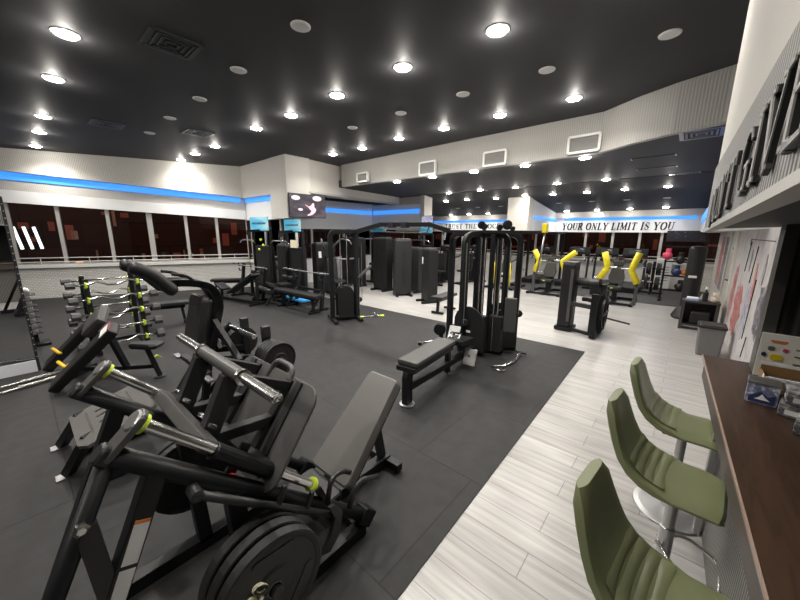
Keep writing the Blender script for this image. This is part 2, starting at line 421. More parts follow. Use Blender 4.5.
cross('wall_recess_low', XR-.2, XR, 5.6, YC+.1, 0, .84, 'wall_cool')
cross('wall_recess_end', XR, XE+.05, YC+.02, YC+.2, 1.95, zb, 'wall_cool')
zr = at_x(352, 211, XR).z
led('light_strip', 'blue light strip on the recessed wall right of the mounted television', bx((XR-.001, 6.0, zr-.10), (XR+.03, YC-.05, zr+.045)))
led('light_strip', 'blue light strip on the short end wall left of the far column', bx((XR+.1, YC-.02, zr-.10), (XE-.15, YC+.024, zr+.045)))
for k in range(3):
    L = (YC-5.7)/3; window(11+k, (XR, 5.7+L*k-.0, 0), 0, 0, L, .84, 1.95, 1.95, rails=False)
cross('wall_side_column', XE-.02, at_y(430.8, 200, YC+.3).x, YC-.1, YC+.4, 1.9, ZL, 'wall_white')
# --- far wall
FY = 14.6
cross('wall_far', -13, 1.4, FY, FY+.2, 0, .82, 'perf_white')
cross('trim_5', -13, 1.4, FY-.05, FY+.2, .82, .88, 'sill_white')
cross('wall_far_fascia', -13, 1.4, FY, FY+.2, 1.9, 2.5, 'wall_cool')
cross('wall_far_bulkhead', -13, 1.4, FY-.12, FY+.2, 2.44, 2.9, 'wall_white')
led('light_strip', 'blue light strip above the far slogan about limits', bx((-3.9, FY-.03, 2.34), (.1, FY-.002, 2.435)))
led('light_strip', 'blue light strip above the far slogan about trusting a process', bx((-11.5, FY-.03, 2.34), (-6, FY-.002, 2.435)))
xm = [-12.5, -11, -9.8, -8.6, -7.4, -6.2, -5] + [at_y(x, 245, FY).x for x in (557, 584, 611, 638, 660)] + [1.2]
for k in range(len(xm)-1):
    window(20+k, (xm[k], FY, 0), -PI/2, 0, xm[k+1]-xm[k], .88, 1.9, 1.9)
# --- pillar and bulkhead that split the far wall
PY = 11.4
px0, px1 = at_y(508, 205, PY).x, at_y(529, 205, PY).x
cross('wall_pillar', px0, px1, PY, PY+.45, 1.9, 3.1, 'wall_white')
cross('wall_pillar_bulkhead', px1-.45, px1-.02, PY+.45, FY, 1.9, 3.0, 'wall_cool')
led('light_strip', 'blue light strip on the bulkhead behind the white pillar', bx((px1-.018, PY+.6, 2.32), (px1+.01, FY-.1, 2.43)))
def sx(y): return .083 + .02*(3.14-y)
# --- right side: sign wall over the counter, wall behind it, back wall
slab('wall_right', [(sx(-3.2)+.012, -3.2, 2.29), (1.4, -3.2, 2.29), (1.4, 3.5, 2.29), (sx(3.5)+.012, 3.5, 2.29), (sx(-3.2)+.012, -3.2, 3.9), (1.4, -3.2, 3.9), (1.4, 3.5, 3.9), (sx(3.5)+.012, 3.5, 3.9)], 'wall_sign')
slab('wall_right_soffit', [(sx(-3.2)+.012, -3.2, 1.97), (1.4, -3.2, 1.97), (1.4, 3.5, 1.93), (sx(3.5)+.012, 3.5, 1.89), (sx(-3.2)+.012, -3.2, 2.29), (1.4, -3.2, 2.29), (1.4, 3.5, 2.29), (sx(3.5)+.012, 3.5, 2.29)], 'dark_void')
slab('trim_6', [(sx(-3.2)-.035, -3.2, 2.02), (sx(-3.2)+.03, -3.2, 2.02), (sx(3.32)+.03, 3.32, 1.862), (sx(3.32)-.012, 3.32, 1.862), (sx(-3.2)-.035, -3.2, 2.045), (sx(-3.2)+.03, -3.2, 2.045), (sx(3.32)+.03, 3.32, 1.885), (sx(3.32)-.012, 3.32, 1.885)], 'lip')
cross('wall_right_low', .72, .9, 2.95, 14.6, 0, 2.4, 'wall_white')
cross('wall_right_upper', .72, .9, 3.5, 14.6, 2.4, 3.9, 'ceil_dark')
cross('wall_right_bulkhead', .24, .75, 5.9, 14.5, 1.92, 2.5, 'wall_cool')
led('light_strip', 'blue light strip on the right bulkhead beside the far slogan', bx((.21, 6.2, 2.2), (.238, 14.3, 2.42)))
cross('wall_right_outer', 1.4, 1.5, -3.3, 3.1, 0, 3.9, 'dark_void')
cross('wall_back', -15.4, 1.5, -3.4, -3.2, 0, 4, 'steel_grey')
cross('wall_end', .44, 1.42, 2.9, 3.0, 0, 1.96, 'rib_olive')
cross('trim_7', .405, .46, 2.86, 3.0, 0, 1.96, 'steel_grey')
# --- outside, beyond the windows
slab('ground_outside', bx((-40, -15, -.5), (20, 40, -.3)), 'dark_void')
o = MB().box((-.5, -12, -.3), (0, 16, 6)).build('building', 'red_brick'); o.location = A_L + V((-7, 3.2, 0)); o.rotation_euler = (0, 0, RZ_L)
tag(o, 'dark brick building across the street behind the left windows', 'building')
for k in range(60):  # small glowing boxes added to lift the dark brick behind the left panes
    rr = random.Random(k); yy = -11 + .45*k + rr.uniform(-.2, .2); zz = .2 + rr.random()**2*2.6
    MB().box((-.02, yy, zz), (.02, yy + rr.uniform(.06, .35), zz + rr.uniform(.08, .7))).build('added_glow', rr.choice(['added_glow', 'added_glow_red', 'added_glow_red']), o)
o = MB().box((-30, 24, -.3), (12, 25, 6)).build('building', 'red_brick'); tag(o, 'dark brick building across the street behind the far windows', 'building')
for k in range(70):  # the same added glow on the brick behind the far panes
    rr = random.Random(k+50); xx = -25 + .46*k; zz = -.2 + rr.random()*2.0
    MB().box((xx, 23.98, zz), (xx + rr.uniform(.12, .6), 24.02, zz + rr.uniform(.1, .6))).build('added_glow', rr.choice(['added_glow', 'added_glow_red', 'added_glow_red']), o)

# --- lettering: a slab serif alphabet of straight strokes (k thick, h hairline)
def arcp(cx, cy, rx, ry, a0, a1, n=10):
    return [(cx+rx*math.cos(math.radians(a0+(a1-a0)*i/n)), cy+ry*math.sin(math.radians(a0+(a1-a0)*i/n))) for i in range(n+1)]
GLY = {   # width, [(thickness class, points)], serif spots
 'Y': (.86, [('k', [(.12, 1), (.43, .46)]), ('h', [(.76, 1), (.43, .46)]), ('k', [(.43, .48), (.43, 0)])], [(.12, 1), (.76, 1), (.43, 0)]),
 'O': (.9, [('k', arcp(.45, .5, .36, .5, 120, 240)), ('h', arcp(.45, .5, .36, .5, 60, 120)), ('k', arcp(.45, .5, .36, .5, -60, 60)), ('h', arcp(.45, .5, .36, .5, 240, 300))], []),
 'U': (.86, [('k', [(.17, 1), (.17, .3)]), ('h', arcp(.43, .3, .26, .3, 180, 360)), ('h', [(.69, .3), (.69, 1)])], [(.17, 1), (.69, 1)]),
 'R': (.86, [('k', [(.2, 0), (.2, 1)]), ('h', [(.2, 1), (.45, 1)]), ('k', arcp(.45, .76, .2, .24, 90, -90)), ('h', [(.2, .52), (.45, .52)]), ('k', [(.45, .52), (.75, 0)])], [(.2, 0), (.2, 1), (.76, 0)]),
 'N': (.9, [('h', [(.17, 0), (.17, 1)]), ('k', [(.17, 1), (.73, 0)]), ('h', [(.73, 0), (.73, 1)])], [(.17, 0), (.17, 1), (.73, 1)]),
 'L': (.74, [('k', [(.2, 0), (.2, 1)]), ('h', [(.2, 0), (.66, 0), (.66, .22)])], [(.2, 0), (.2, 1)]),
 'I': (.44, [('k', [(.22, 0), (.22, 1)])], [(.22, 0), (.22, 1)]),
 'M': (1.06, [('h', [(.15, 0), (.17, 1)]), ('k', [(.17, 1), (.52, .1)]), ('h', [(.52, .1), (.87, 1)]), ('k', [(.87, 1), (.89, 0)])], [(.15, 0), (.15, 1), (.89, 0), (.89, 1)]),
 'T': (.8, [('k', [(.4, 0), (.4, 1)]), ('h', [(.08, .8), (.08, 1), (.72, 1), (.72, .8)])], [(.4, 0)]),
 'S': (.7, [('h', [(.58, .74)] + arcp(.35, .76, .24, .24, 20, 150)), ('k', [(.13, .72), (.22, .58), (.48, .44), (.58, .3)]), ('h', arcp(.35, .26, .24, .26, 20, -160)), ('h', [(.12, .3), (.12, .12)])], []),
 'P': (.78, [('k', [(.2, 0), (.2, 1)]), ('h', [(.2, 1), (.44, 1)]), ('k', arcp(.44, .74, .2, .26, 90, -90)), ('h', [(.2, .48), (.44, .48)])], [(.2, 0), (.2, 1)]),
 'E': (.76, [('k', [(.2, 0), (.2, 1)]), ('h', [(.2, 1), (.64, 1), (.64, .82)]), ('h', [(.2, .52), (.52, .52)]), ('h', [(.2, 0), (.67, 0), (.67, .2)])], [(.2, 0), (.2, 1)]),
 'C': (.82, [('k', arcp(.45, .5, .36, .5, 130, 230)), ('h', arcp(.45, .5, .36, .5, 35, 130)), ('h', arcp(.45, .5, .36, .5, 230, 320)), ('h', [(.74, .78), (.74, .98)])], []),
 'H': (.92, [('k', [(.2, 0), (.2, 1)]), ('k', [(.72, 0), (.72, 1)]), ('h', [(.2, .52), (.72, .52)])], [(.2, 0), (.2, 1), (.72, 0), (.72, 1)]),
 'G': (.9, [('k', arcp(.45, .5, .36, .5, 130, 230)), ('h', arcp(.45, .5, .36, .5, 35, 130)), ('h', arcp(.45, .5, .36, .5, 230, 310)), ('k', [(.7, .05), (.7, .42)]), ('h', [(.5, .42), (.82, .42)])], []),
 'D': (.9, [('k', [(.2, 0), (.2, 1)]), ('h', [(.2, 1), (.42, 1)]), ('k', arcp(.42, .5, .36, .5, 90, -90, 12)), ('h', [(.2, 0), (.42, 0)])], [(.2, 0), (.2, 1)]),
 'V': (.86, [('k', [(.12, 1), (.43, 0)]), ('h', [(.43, 0), (.76, 1)])], [(.12, 1), (.76, 1)]),
 "'": (.3, [('k', [(.16, 1), (.14, .72)])], []),
 '2': (.7, [('k', arcp(.34, .72, .24, .28, 160, -40)), ('k', [(.53, .55), (.12, .06)]), ('k', [(.1, .06), (.64, .06)])], []),
 '0': (.74, [('k', arcp(.36, .5, .26, .46, 0, 360, 20))], []),
}
def letters(mb, text, c, ex, ey, h, width=None, depth=.01, tk=.17, th=.075, serif=.3, gap=.12, slant=0.):
    """text centred on c along ex, capitals h high along ey; width squeezes it to a measured length"""
    total = sum(GLY[k][0]+gap if k != ' ' else .5 for k in text)
    sxk = (width/total) if width else h
    x = -total/2*sxk; ex, ey = V(ex).normalized(), V(ey).normalized()
    def seg(a, b, t):
        a, b = V(a), V(b); d = (b-a); L = d.length
        if L < 1e-5: return
        d.normalize(); nrm = V((-d.y, d.x))*t/2; a2, b2 = a-d*t*.3, b+d*t*.3
        q = [a2+nrm, a2-nrm, b2-nrm, b2+nrm]
        mb.prism(c, ex, ey, [(p.x, p.y) for p in q], depth)
    for ch in text:
        if ch == ' ': x += .5*sxk; continue
        w, strokes, sf = GLY[ch]
        P = lambda p: (x + p[0]*sxk + slant*p[1]*h, (p[1]-.5)*h)
        for kind, pts in strokes:
            t = (tk if kind == 'k' else th)*h
            for a, b in zip(pts, pts[1:]): seg(P(a), P(b), t)
        if serif:
            for p in sf:
                q = (p[0], min(max(p[1], .03), .97)); a, b = P((q[0]-serif/2, q[1])), P((q[0]+serif/2, q[1])); seg(a, b, th*h)
        x += (w+gap)*sxk
    return mb
# slogans on the far fascia
a, b = at_y(562, 227, FY), at_y(674.5, 226.5, FY)
mb = letters(MB(), 'YOUR ONLY LIMIT IS YOU', ((a.x+b.x)/2, FY-.012, 2.115), (1, 0, 0), (0, 0, 1), .25, b.x-a.x, .02, slant=.12)
tag(mb.build('wall_lettering', 'black'), 'black serif slogan YOUR ONLY LIMIT IS YOU on the far fascia', 'lettering')
a, b = at_y(445, 226.6, FY), at_y(509, 225.8, FY)
mb = letters(MB(), 'TRUST THE PROCESS', ((a.x+b.x)/2, FY-.012, (a.z+b.z)/2), (1, 0, 0), (0, 0, 1), .20, b.x-a.x, .02)
tag(mb.build('wall_lettering', 'black'), 'black serif slogan TRUST THE PROCESS on the far fascia', 'lettering')
# big raised sign over the counter
org((.12, 2, 2.15))
t = thing('sign_board', 'grey ribbed sign board over the counter with raised letters DON\'T GIVE UP', 'sign', (.12, 2, 2.15))
mb = MB(); y0, y1 = -3.0, 3.29
mb.add([(sx(y0)-.008, y0, 2.035), (sx(y0)+.01, y0, 2.035), (sx(y1)+.01, y1, 1.88), (sx(y1)-.008, y1, 1.88), (sx(y0)-.008, y0, 2.3), (sx(y0)+.01, y0, 2.3), (sx(y1)+.01, y1, 2.3), (sx(y1)-.008, y1, 2.3)], [(0, 1, 2, 3), (7, 6, 5, 4), (0, 4, 5, 1), (1, 5, 6, 2), (2, 6, 7, 3), (3, 7, 4, 0)])
mb.build('board', 'rib_board', t)
ex = V((sx(0)-sx(4), -4, .24)).normalized(); ey = V((0, .06, 1))
m1 = letters(MB(), "DON'T GIVE UP", (sx(1.46)-.016, 1.46, 2.06), ex, ey, .18, 2.46, .010, tk=.16, th=.08)
m1.build('lettering', 'black', t)
m2 = letters(MB(), "DON'T GIVE UP", (sx(1.46)-.022, 1.46, 2.06), ex, ey, .18, 2.46, .004, tk=.13, th=.06)
m2.build('lettering_face', 'sign_grey', t)['label'] = 'pale grey letter faces'
org()

# ================================================================ LAMPS, SPEAKERS, VENTS
LAMP_N = 0
def lamp(x, y, z, label, r=.1, power=60, slope=0.):
    global LAMP_N
    t = thing('ceiling_light', label, 'ceiling light', (x, y, z), 0, 'round recessed downlights')
    if slope: t.rotation_euler = (slope, 0, 0)
    MB().lathe((0, 0, 0), (0, 0, -1), [(-.01, r*1.16), (.005, r*1.16), (.008, r*1.08), (.008, r)], 20).build('rim', 'white', t)
    MB().lathe((0, 0, 0), (0, 0, -1), [(.006, r), (.018, r*.9), (.024, r*.5), (.025, .0001)], 16).build('diffuser', 'lamp', t)
    d = bpy.data.lights.new('downlight', 'AREA'); d.shape = 'DISK'; d.size = r*1.8; d.energy = power; d.color = (1, .945, .87); d.spread = math.radians(135)
    l = bpy.data.objects.new('downlight', d); COL.objects.link(l); l.parent = t; l.location = (0, 0, -.04)
    d = bpy.data.lights.new('glow', 'POINT'); d.energy = power*.3; d.shadow_soft_size = .03; d.color = (1, .945, .87)
    l = bpy.data.objects.new('glow', d); COL.objects.link(l); l.parent = t; l.location = (0, 0, -.085)
def speaker(x, y, z, label, r=.085):
    t = thing('ceiling_speaker', label, 'speaker', (x, y, z), 0, 'round ceiling speakers')
    MB().lathe((0, 0, 0), (0, 0, -1), [(0, r*1.15), (.008, r*1.12), (.012, r)], 24).build('rim', 'white', t)
    MB().lathe((0, 0, -.001), (0, 0, -1), [(.008, r), (.013, r*.97), (.014, .0001)], 24).build('grille', 'speaker_white', t)
def row(prefix, pts, z, power, r=.1, slope=None, frm='from the right'):
    for k, (x, y) in enumerate(pts):
        s = slope(y) if slope else (z, 0)
        lamp(x, y, s[0]-.003, f'{prefix}, {ORD[k]} {frm}', r, power, s[1])
P1, P2 = 24, 14
for x in (-.6, -2.1, -3.6): lamp(x, .65, ZC-.003, 'round downlight above the camera, outside the picture', .1, P1*(.5 if x > -1 else 1))  # unseen lamps carrying the row on, added for illumination
row('bright round downlight in the column of lamps at the far left', [(-5.11, .65), (-6.66, .65), (-8.94, .65), (-10.39, .65), (-12.16, .65)], ZC, P1, frm='from the top')
q = [at_z(x, y, ZC) for x, y in ((215, 146), (195, 153.5), (181, 159.5))]
lamp(-.5, 3.42, ZC-.003, 'round downlight above the camera, outside the picture', .1, P1*.5)  # unseen lamp added at the row's end for more light
row('bright round downlight of the middle row in the high ceiling', [(-1.72, 3.44), (-2.92, 3.4), (-4.2, 3.41), (-5.49, 3.44), (-6.67, 3.4)] + [(p.x, p.y) for p in q], ZC, P1)
p = at_z(333, 154, ZC)
row('bright round downlight of the row beside the pale beam', [(-1.58, 5.75), (-2.73, 5.73), (-3.86, 5.72), (-4.98, 5.69), (-6.22, 5.77), (p.x, p.y)], ZC, P1)
for x in (-1.5, -4.2, -7, -10): lamp(x, -2.1, ZC-.003, 'round downlight behind the camera, outside the picture', .1, P1)  # unseen row added behind the camera to light the room
row('small downlight just behind the pale beam', [(-1.63, 6.98), (-2.71, 6.98), (-3.86, 6.98), (-5, 6.98), (-6.21, 7.02)], ZL, P2, .095)
row('small downlight of the middle row in the lower ceiling', [(-1.8, 10.04), (-2.96, 10.01), (-4.16, 10.08), (-5.28, 9.99), (-6.5, 10.07)], ZL, P2, .09)
SL = math.atan2(.57, 4.6)
def far_z(y): return 3.19 - .57*(y-10.2)/4.6, -SL
def far_pt(x, y):
    d = ray(x, y); t = (3.19 + .57/4.6*10.2 - HC)/(d.z + .57/4.6*d.y); return (d.x*t, d.y*t)
row('small downlight of the first row in the sloping far ceiling', [far_pt(*p) for p in ((668, 186), (625, 189), (587, 192), (553, 194), (525, 195), (496, 198), (467, 199.5), (446, 201))], 0, 9, .085, far_z)
row('small downlight of the last row before the far windows', [far_pt(*p) for p in ((666, 207), (630, 208.5), (597, 210), (567, 211), (488, 213.5), (469, 214), (451, 215))], 0, 7, .085, far_z)
for nm, pts in (('near the camera', [(-3.16, 2.14), (-4.54, 2.14), (-5.93, 2.16), (-7.3, 2.13), (-8.7, 2.14)]), ('in front of the pale beam', [(-.43, 4.62), (-1.61, 4.6), (-2.77, 4.57), (-3.97, 4.58), (-5.2, 4.58)])):
    for k, (x, y) in enumerate(pts): speaker(x, y, ZC, f'flat round grey ceiling speaker {nm}, {ORD[k]} from the right')
for k, pt in enumerate(((667, 197.5), (627, 199.5), (592, 201), (559, 203), (501, 206), (478, 207), (458, 208))):
    x, y = far_pt(*pt); speaker(x, y, far_z(y)[0]-.006, f'small pale round speaker in the sloping far ceiling, {ORD[k]} from the right')
def vent(loc, label, w, d, frame='steel_char', slat='black', rz=0., n=4):
    t = thing('ceiling_vent', label, 'vent', loc, rz)
    mb = MB()
    for s in (-1, 1):
        mb.box((s*w/2-.025, -d/2, -.012), (s*w/2+.025, d/2, .002)); mb.box((-w/2, s*d/2-.025, -.012), (w/2, s*d/2+.025, .002))
    for k in range(1, n):
        f = 1-k/n
        for s in (-1, 1):
            mb.rot_box((s*w/2*f, 0, -.008), (.022, d*f, .012)); mb.rot_box((0, s*d/2*f, -.008), (w*f, .022, .012))
    mb.build('frame', frame, t); MB().box((-w/2, -d/2, -.003), (w/2, d/2, .001)).build('backing', slat, t)
vent((-4.5, 1.42, ZC), 'large square black ceiling vent with nested rings left of the first speaker', .44, .44)
vent((-8.63, 1.46, ZC), 'smaller looking square black ceiling vent further left over the dumbbells', .45, .45)
p = at_z(198, 133, ZC); vent((p.x, p.y, ZC), 'square black ceiling vent behind the far end of the speaker row', .45, .45)
p = at_z(707, 131, ZL); vent((p.x-.05, p.y+.1, ZL), 'black vent with bright metal slats in the lower ceiling by the right wall', .42, .5, 'alu', 'black')
p = at_z(685, 174, ZL); vent((p.x, p.y, ZL), 'thin vent with bright metal slats near the far end of the lower ceiling', .5, .45, 'alu', 'black')
for (xa, ya, xb, yb), nm in (((631, 159, 676, 155), 'long dark slot diffuser in the lower ceiling, the one nearer the beam'), ((637, 169.5, 677, 166), 'long dark slot diffuser in the lower ceiling, the one further from the beam')):
    a, b = at_z(xa, ya, ZL), at_z(xb, yb, ZL); t = thing('slot_diffuser', nm, 'vent', (a+b)/2 + V((0, 0, .006)))
    w = (b.x-a.x); MB().box((-w/2, -.05, -.012), (w/2, .05, 0)).build('slot', 'black', t)
    mb = MB()
    for s in (-1, 1): mb.box((s*w/2-.012, -.06, -.016), (s*w/2+.012, .06, 0))
    mb.build('end_cap', 'alu', t)
for k, (x0, x1, ya, yb) in enumerate(((570, 599, 136.5, 152), (485, 506, 152, 165), (420.5, 436, 162.5, 174.5), (358, 368.5, 173.5, 181.5))):
    a, b = at_y(x0, ya, 6.7), at_y(x1, yb, 6.7); a2 = at_y(x0, yb, 6.7)
    w = b.x-a.x; h = a.z-a2.z; h = min(h, .3)
    t = thing('wall_vent', f'metal return air grille in the pale beam, {ORD[k]} from the right', 'vent', ((a.x+b.x)/2, 6.675-.02*k*0, (a.z+b.z)/2), math.atan2(-.09, 6.88))
    mb = MB()
    for s in (-1, 1): mb.box((s*w/2-.02, -.03, -h/2), (s*w/2+.02, .05, h/2)); mb.box((-w/2, -.03, s*h/2-.02), (w/2, .05, s*h/2+.02))
    mb.build('frame', 'white', t)
    mb = MB().box((-w/2, 0, -h/2), (w/2, .05, h/2))
    for j in range(9): mb.box((-w/2, -.012, -h/2+h*(j+.3)/9), (w/2, .0, -h/2+h*(j+.7)/9))
    mb.build('grille', 'sign_grey', t)
# ================================================================ NEAR MACHINES
def plate_parts(root, R, t, text=None, slots=True):
    """weight plate about the local x axis, face towards +x"""
    MB().lathe((-t/2, 0, 0), (1, 0, 0), [(0, R*.3), (0, R*.84), (t*.06, R*.9), (-t*.02, R*.97), (t*.06, R), (t*.94, R), (t*1.02, R*.97), (t*.92, R*.9), (t*.8, R*.86), (t*.8, R*.42), (t*.98, R*.36), (t*.98, R*.16), (t*.7, R*.13)], 40).build('disc', 'iron', root)
    MB().lathe((-t/2, 0, 0), (1, 0, 0), [(t*.7, R*.115), (t*1.0, R*.115), (t*1.03, R*.13), (t*1.0, R*.15), (t*.7, R*.15)], 24).build('hub_ring', 'iron_rim', root)
    if slots:
        for k in range(3):
            mb = MB(); a = PI/2 + k*2*PI/3 + 1.05; e = V((0, math.cos(a), math.sin(a))); f = V((0, -math.sin(a), math.cos(a)))
            mb.prism(V((t*.31, 0, 0)) + e*R*.66, f, e, rrect(R*.80, R*.17, R*.08), .006)
            mb.build('grip_slot', 'black', root)
    if text:
        mb = letters(MB(), text, (t*.42+.003, -R*.02, R*.36), (0, 1, 0), (0, 0, 1), R*.25, R*.42, .016, tk=.22, th=.18, serif=0)
        mb.build('number', 'cream', root)['label'] = 'cream raised number ' + text
def new_plate(label, loc, rz, R, t, text=None, slots=True, group=None, tilt=0.):
    r = thing('weight_plate', label, 'weight plate', loc, rz, group)
    plate_parts(r, R, t, text, slots); r.rotation_euler = (tilt, 0, rz)
    return r
def foot(mb, x, y, w=.07, l=.12): mb.rot_box((x, y, .014), (w, l, .012), None, .003)

# ---- 45 degree leg press, rails falling away from the camera
FLZ = .012
org((-1.62, .4, FLZ))
LP = thing('leg_press', 'black plate loaded leg press with two chrome guide rods and a tilted grey foot platform', 'leg press', (-1.62, .4, FLZ))
XN, XF = -1.30, -1.94
mb = MB()
for X in (XN, XF):
    mb.bar((X, -.45 if X > -1.6 else -.25, .05), (X, 1.16, .05), .07, .07)                        # floor beam
for y in (-.22, 1.14): mb.bar((XF, y, .052), (XN, y, .052), .065, .065)
mb.bar((-1.62, 1.12, .06), (-1.62, 1.72, .06), .08, .07)
mb.bar((-1.78, 1.7, .05), (-1.46, 1.7, .05), .06, .06)
mb.build('base_frame', 'steel_black', LP)
for X, s in ((XN, 1), (XF, -1)):
    mb = MB(); mb.tube([(X, .095, 1.145), (X, 1.16, .13)], .035, 14)
    mb.rot_box((X, 1.17, .125), (.095, .10, .11), frame_of((0, 1, -1)), .012)
    rail = mb.build('rail', 'steel_black', LP)
    MB().prism((X, .083, 1.155), (1, 0, 0), (0, .69, .72), rrect(.064, .064, .02), .05, .008).build('hub_cap', 'steel_char', rail)
    # plate that carries the upper end of the guide rod
    e = (V((X, .165, 1.26)) - V((X, .07, 1.17))).normalized()
    c = V((X, .135, 1.195)); L = .19
    MB().prism(c, e, V((1, 0, 0)), rrect(L, .074, .036), .020, .004).build('rod_bracket', 'steel_grey', LP)
    rod = MB().cyl((X, .185, 1.218), (X, .83, .555), .022, 18).build('guide_rod', 'chrome', LP)
    rod['label'] = 'chrome guide rod'
    d = V((0, .69, -.707)).normalized()
    MB().lathe(V((X, .185, 1.218)), d, [(-.034, .030), (-.030, .036), (-.010, .036), (-.008, .030)], 20).build('rod_cap', 'alu', rod)
    MB().lathe(V((X, .185, 1.218)), d, [(-.004, .024), (-.006, .034), (.008, .034), (.010, .024)], 20).build('upper_stop', 'lime', rod)
    MB().lathe(V((X, .83, .555)), d, [(-.034, .025), (-.03, .036), (-.012, .036), (-.008, .025)], 20).build('lower_stop', 'lime', rod)
    MB().bar((X, .84, .545), (X, .90, .40), .05, .03).build('rod_foot', 'steel_char', LP)
    # rear posts and the V brace
    if s > 0: MB().tube([(X, .085, 1.135), (X, -.40, .05)], .028, 12).build('rear_post', 'steel_black', LP)
    mb = MB(); mb.bar((X, .20, 1.03), (X, -.2, .06), .062, .062); p2 = mb.build('front_post', 'steel_black', LP)
    if s > 0: MB().bar((X, .01, .955), (X, .035, .58), .055, .055).build('brace', 'steel_char', LP)
    if s > 0: MB().lathe((X+.03*s, .0, .965), (s, 0, 0), [(0, .022), (.012, .022), (.018, .012), (.018, .0001)], 6, False).build('bolt', 'chrome', LP)
    if s > 0:
        dd = (V((X, -.2, .06)) - V((X, .19, 1.03))).normalized()
        for a, b, m in ((.16, .30, 'label'), (.315, .44, 'label')):
            p, q = V((X+.032, .20, 1.03)) + dd*a, V((X+.032, .20, 1.03)) + dd*b
            MB().bar(p, q, .045, .0015, 0, upv=(1, 0, 0)).build('sticker', m, p2)['label'] = 'white warning sticker'
        p, q = V((X+.0325, .20, 1.03)) + dd*.15, V((X+.0325, .20, 1.03)) + dd*.162
        MB().bar(p, q, .045, .0015, 0, upv=(1, 0, 0)).build('sticker', 'label_orange', p2)['label'] = 'orange strip of a sticker'
    # plate storage post with horn
    mb = MB(); mb.bar((X, .48, .06), (X, .44, .78), .07, .07); mb.build('storage_post', 'steel_black', LP)
    MB().cyl((X, .48, .43), (X+s*.252, .48, .43), .025, 14).build('storage_horn', 'steel_char', LP)
    # safety rail with pegs, alongside the main rail
    xs = X + s*.085; dr = V((0, .80, -.60)).normalized()
    mb = MB().tube([(xs, .29, .92), (xs, .86, .41)], .017, 10); mb.lathe((xs, .29, .92), (1, 0, 0), [(-.05, .016), (-.04, .023), (.018, .023), (.023, .015)], 14)
    for tt in (.52, .76): 
        p = V((xs, .29, .92)) + V((0, .57, -.51))*tt; mb.cyl(p, p+V((0, .04, .085)), .014, 10)
    mb.build('safety_rail', 'steel_char', LP)
    hb = [(xs, .99, .36), (xs+.02*s, 1.0, .46), (xs+.02*s, 1.06, .50), (xs+.02*s, 1.19, .44)]
    MB().bend(hb, .015, 10, .05).build('safety_handle', 'steel_char', LP)
    MB().bend([(xs-.02*s, .86, .46), (xs-.05*s, .91, .56), (xs-.06*s, .99, .56), (xs-.06*s, 1.05, .51)], .014, 10, .05).build('side_handle', 'steel_char', LP)
    if s > 0: MB().prism((xs+.02, .87, .36), (0, 1, 0), (0, 0, 1), [(-.09, -.12), (-.04, -.14), (.03, -.07), (.05, .05), (.0, .12), (-.03, .12), (.0, .04), (-.03, -.05)], .025, .004).build('lock_lever', 'steel_char', LP)
# carriage
mb = MB().bar((XF, .375, 1.02), (XN-.0, .375, 1.02), .055, .07, .006, upv=(0, .69, -.72)); car = mb.build('carriage', 'steel_grey', LP)
for X in (XN, XF): MB().cyl(V((X, .385, 1.005)), V((X, .60, .785)), .036, 16).build('rod_sleeve', 'steel_black', car)
mb = MB()
for X in (-1.46, -1.79):
    mb.bar((X, .42, .98), (X, .535, 1.22), .075, .05, upv=(1, 0, 0))
    mb.bar((X, .54, 1.21), (X, .83, 1.06), .05, .05)
    mb.bar((X, .44, .96), (X, .72, .93), .05, .05)
    mb.bar((X, .56, .74), (X, .84, 1.09), .05, .05)
for X in (-1.38, -1.86): mb.bar((X, .60, .76), (X, .845, 1.10), .045, .045)
mb.bar((XF, .58, .80), (XN, .58, .80), .06, .06)
mb.build('carriage_frame', 'steel_char', car)
mb = MB()
for X in (-1.40, -1.52, -1.72, -1.85):
    mb.lathe((X, .42, 1.045), (0, .69, .72), [(0, .018), (.014, .018), (.018, .01), (.018, .0001)], 6, False)
mb.build('bolt', 'chrome', car)
for X in (-1.36, -1.88):
    MB().lathe((X-.018+(.03 if X > -1.6 else -.03), .445, .805), (1, 0, 0), [(0, .02), (.004, .034), (.032, .034), (.036, .02)], 20).build('roller', 'red', car)['label'] = 'red roller wheel'
    MB().bar((X+.0, .45, .82), (X, .54, .93), .014, .05).build('roller_arm', 'steel_char', car)
MB().cyl((-1.36, .545, 1.245), (-1.80, .545, 1.245), .030, 18).build('loading_bar', 'steel_grey', car)
for X, e in ((-1.36, -1.06), (-1.80, -2.16)):
    s = 1 if e > X else -1
    h = MB().lathe((X, .545, 1.245), (s, 0, 0), [(0, .035), (.02, .035), (.022, .023), (abs(e-X)-.004, .023), (abs(e-X), .019), (abs(e-X)-.002, .010), (abs(e-X)-.01, .0001)], 20).build('loading_horn', 'chrome', car); h['label'] = 'chrome loading horn'
# foot platform, square to the rods
ex, ey = V((1, 0, 0)), V((0, .588, .809)).normalized()
MB().prism(V((-1.60, .70, .905)), ex, ey, rrect(.76, .50, .085, 6), .016, .003).build('foot_platform', 'steel_grey', LP)
MB().bend([(-1.46, .80, 1.04), (-1.47, .86, 1.15), (-1.66, .86, 1.15), (-1.67, .80, 1.04)], .014, 10, .06).build('platform_handle', 'steel_grey', LP)
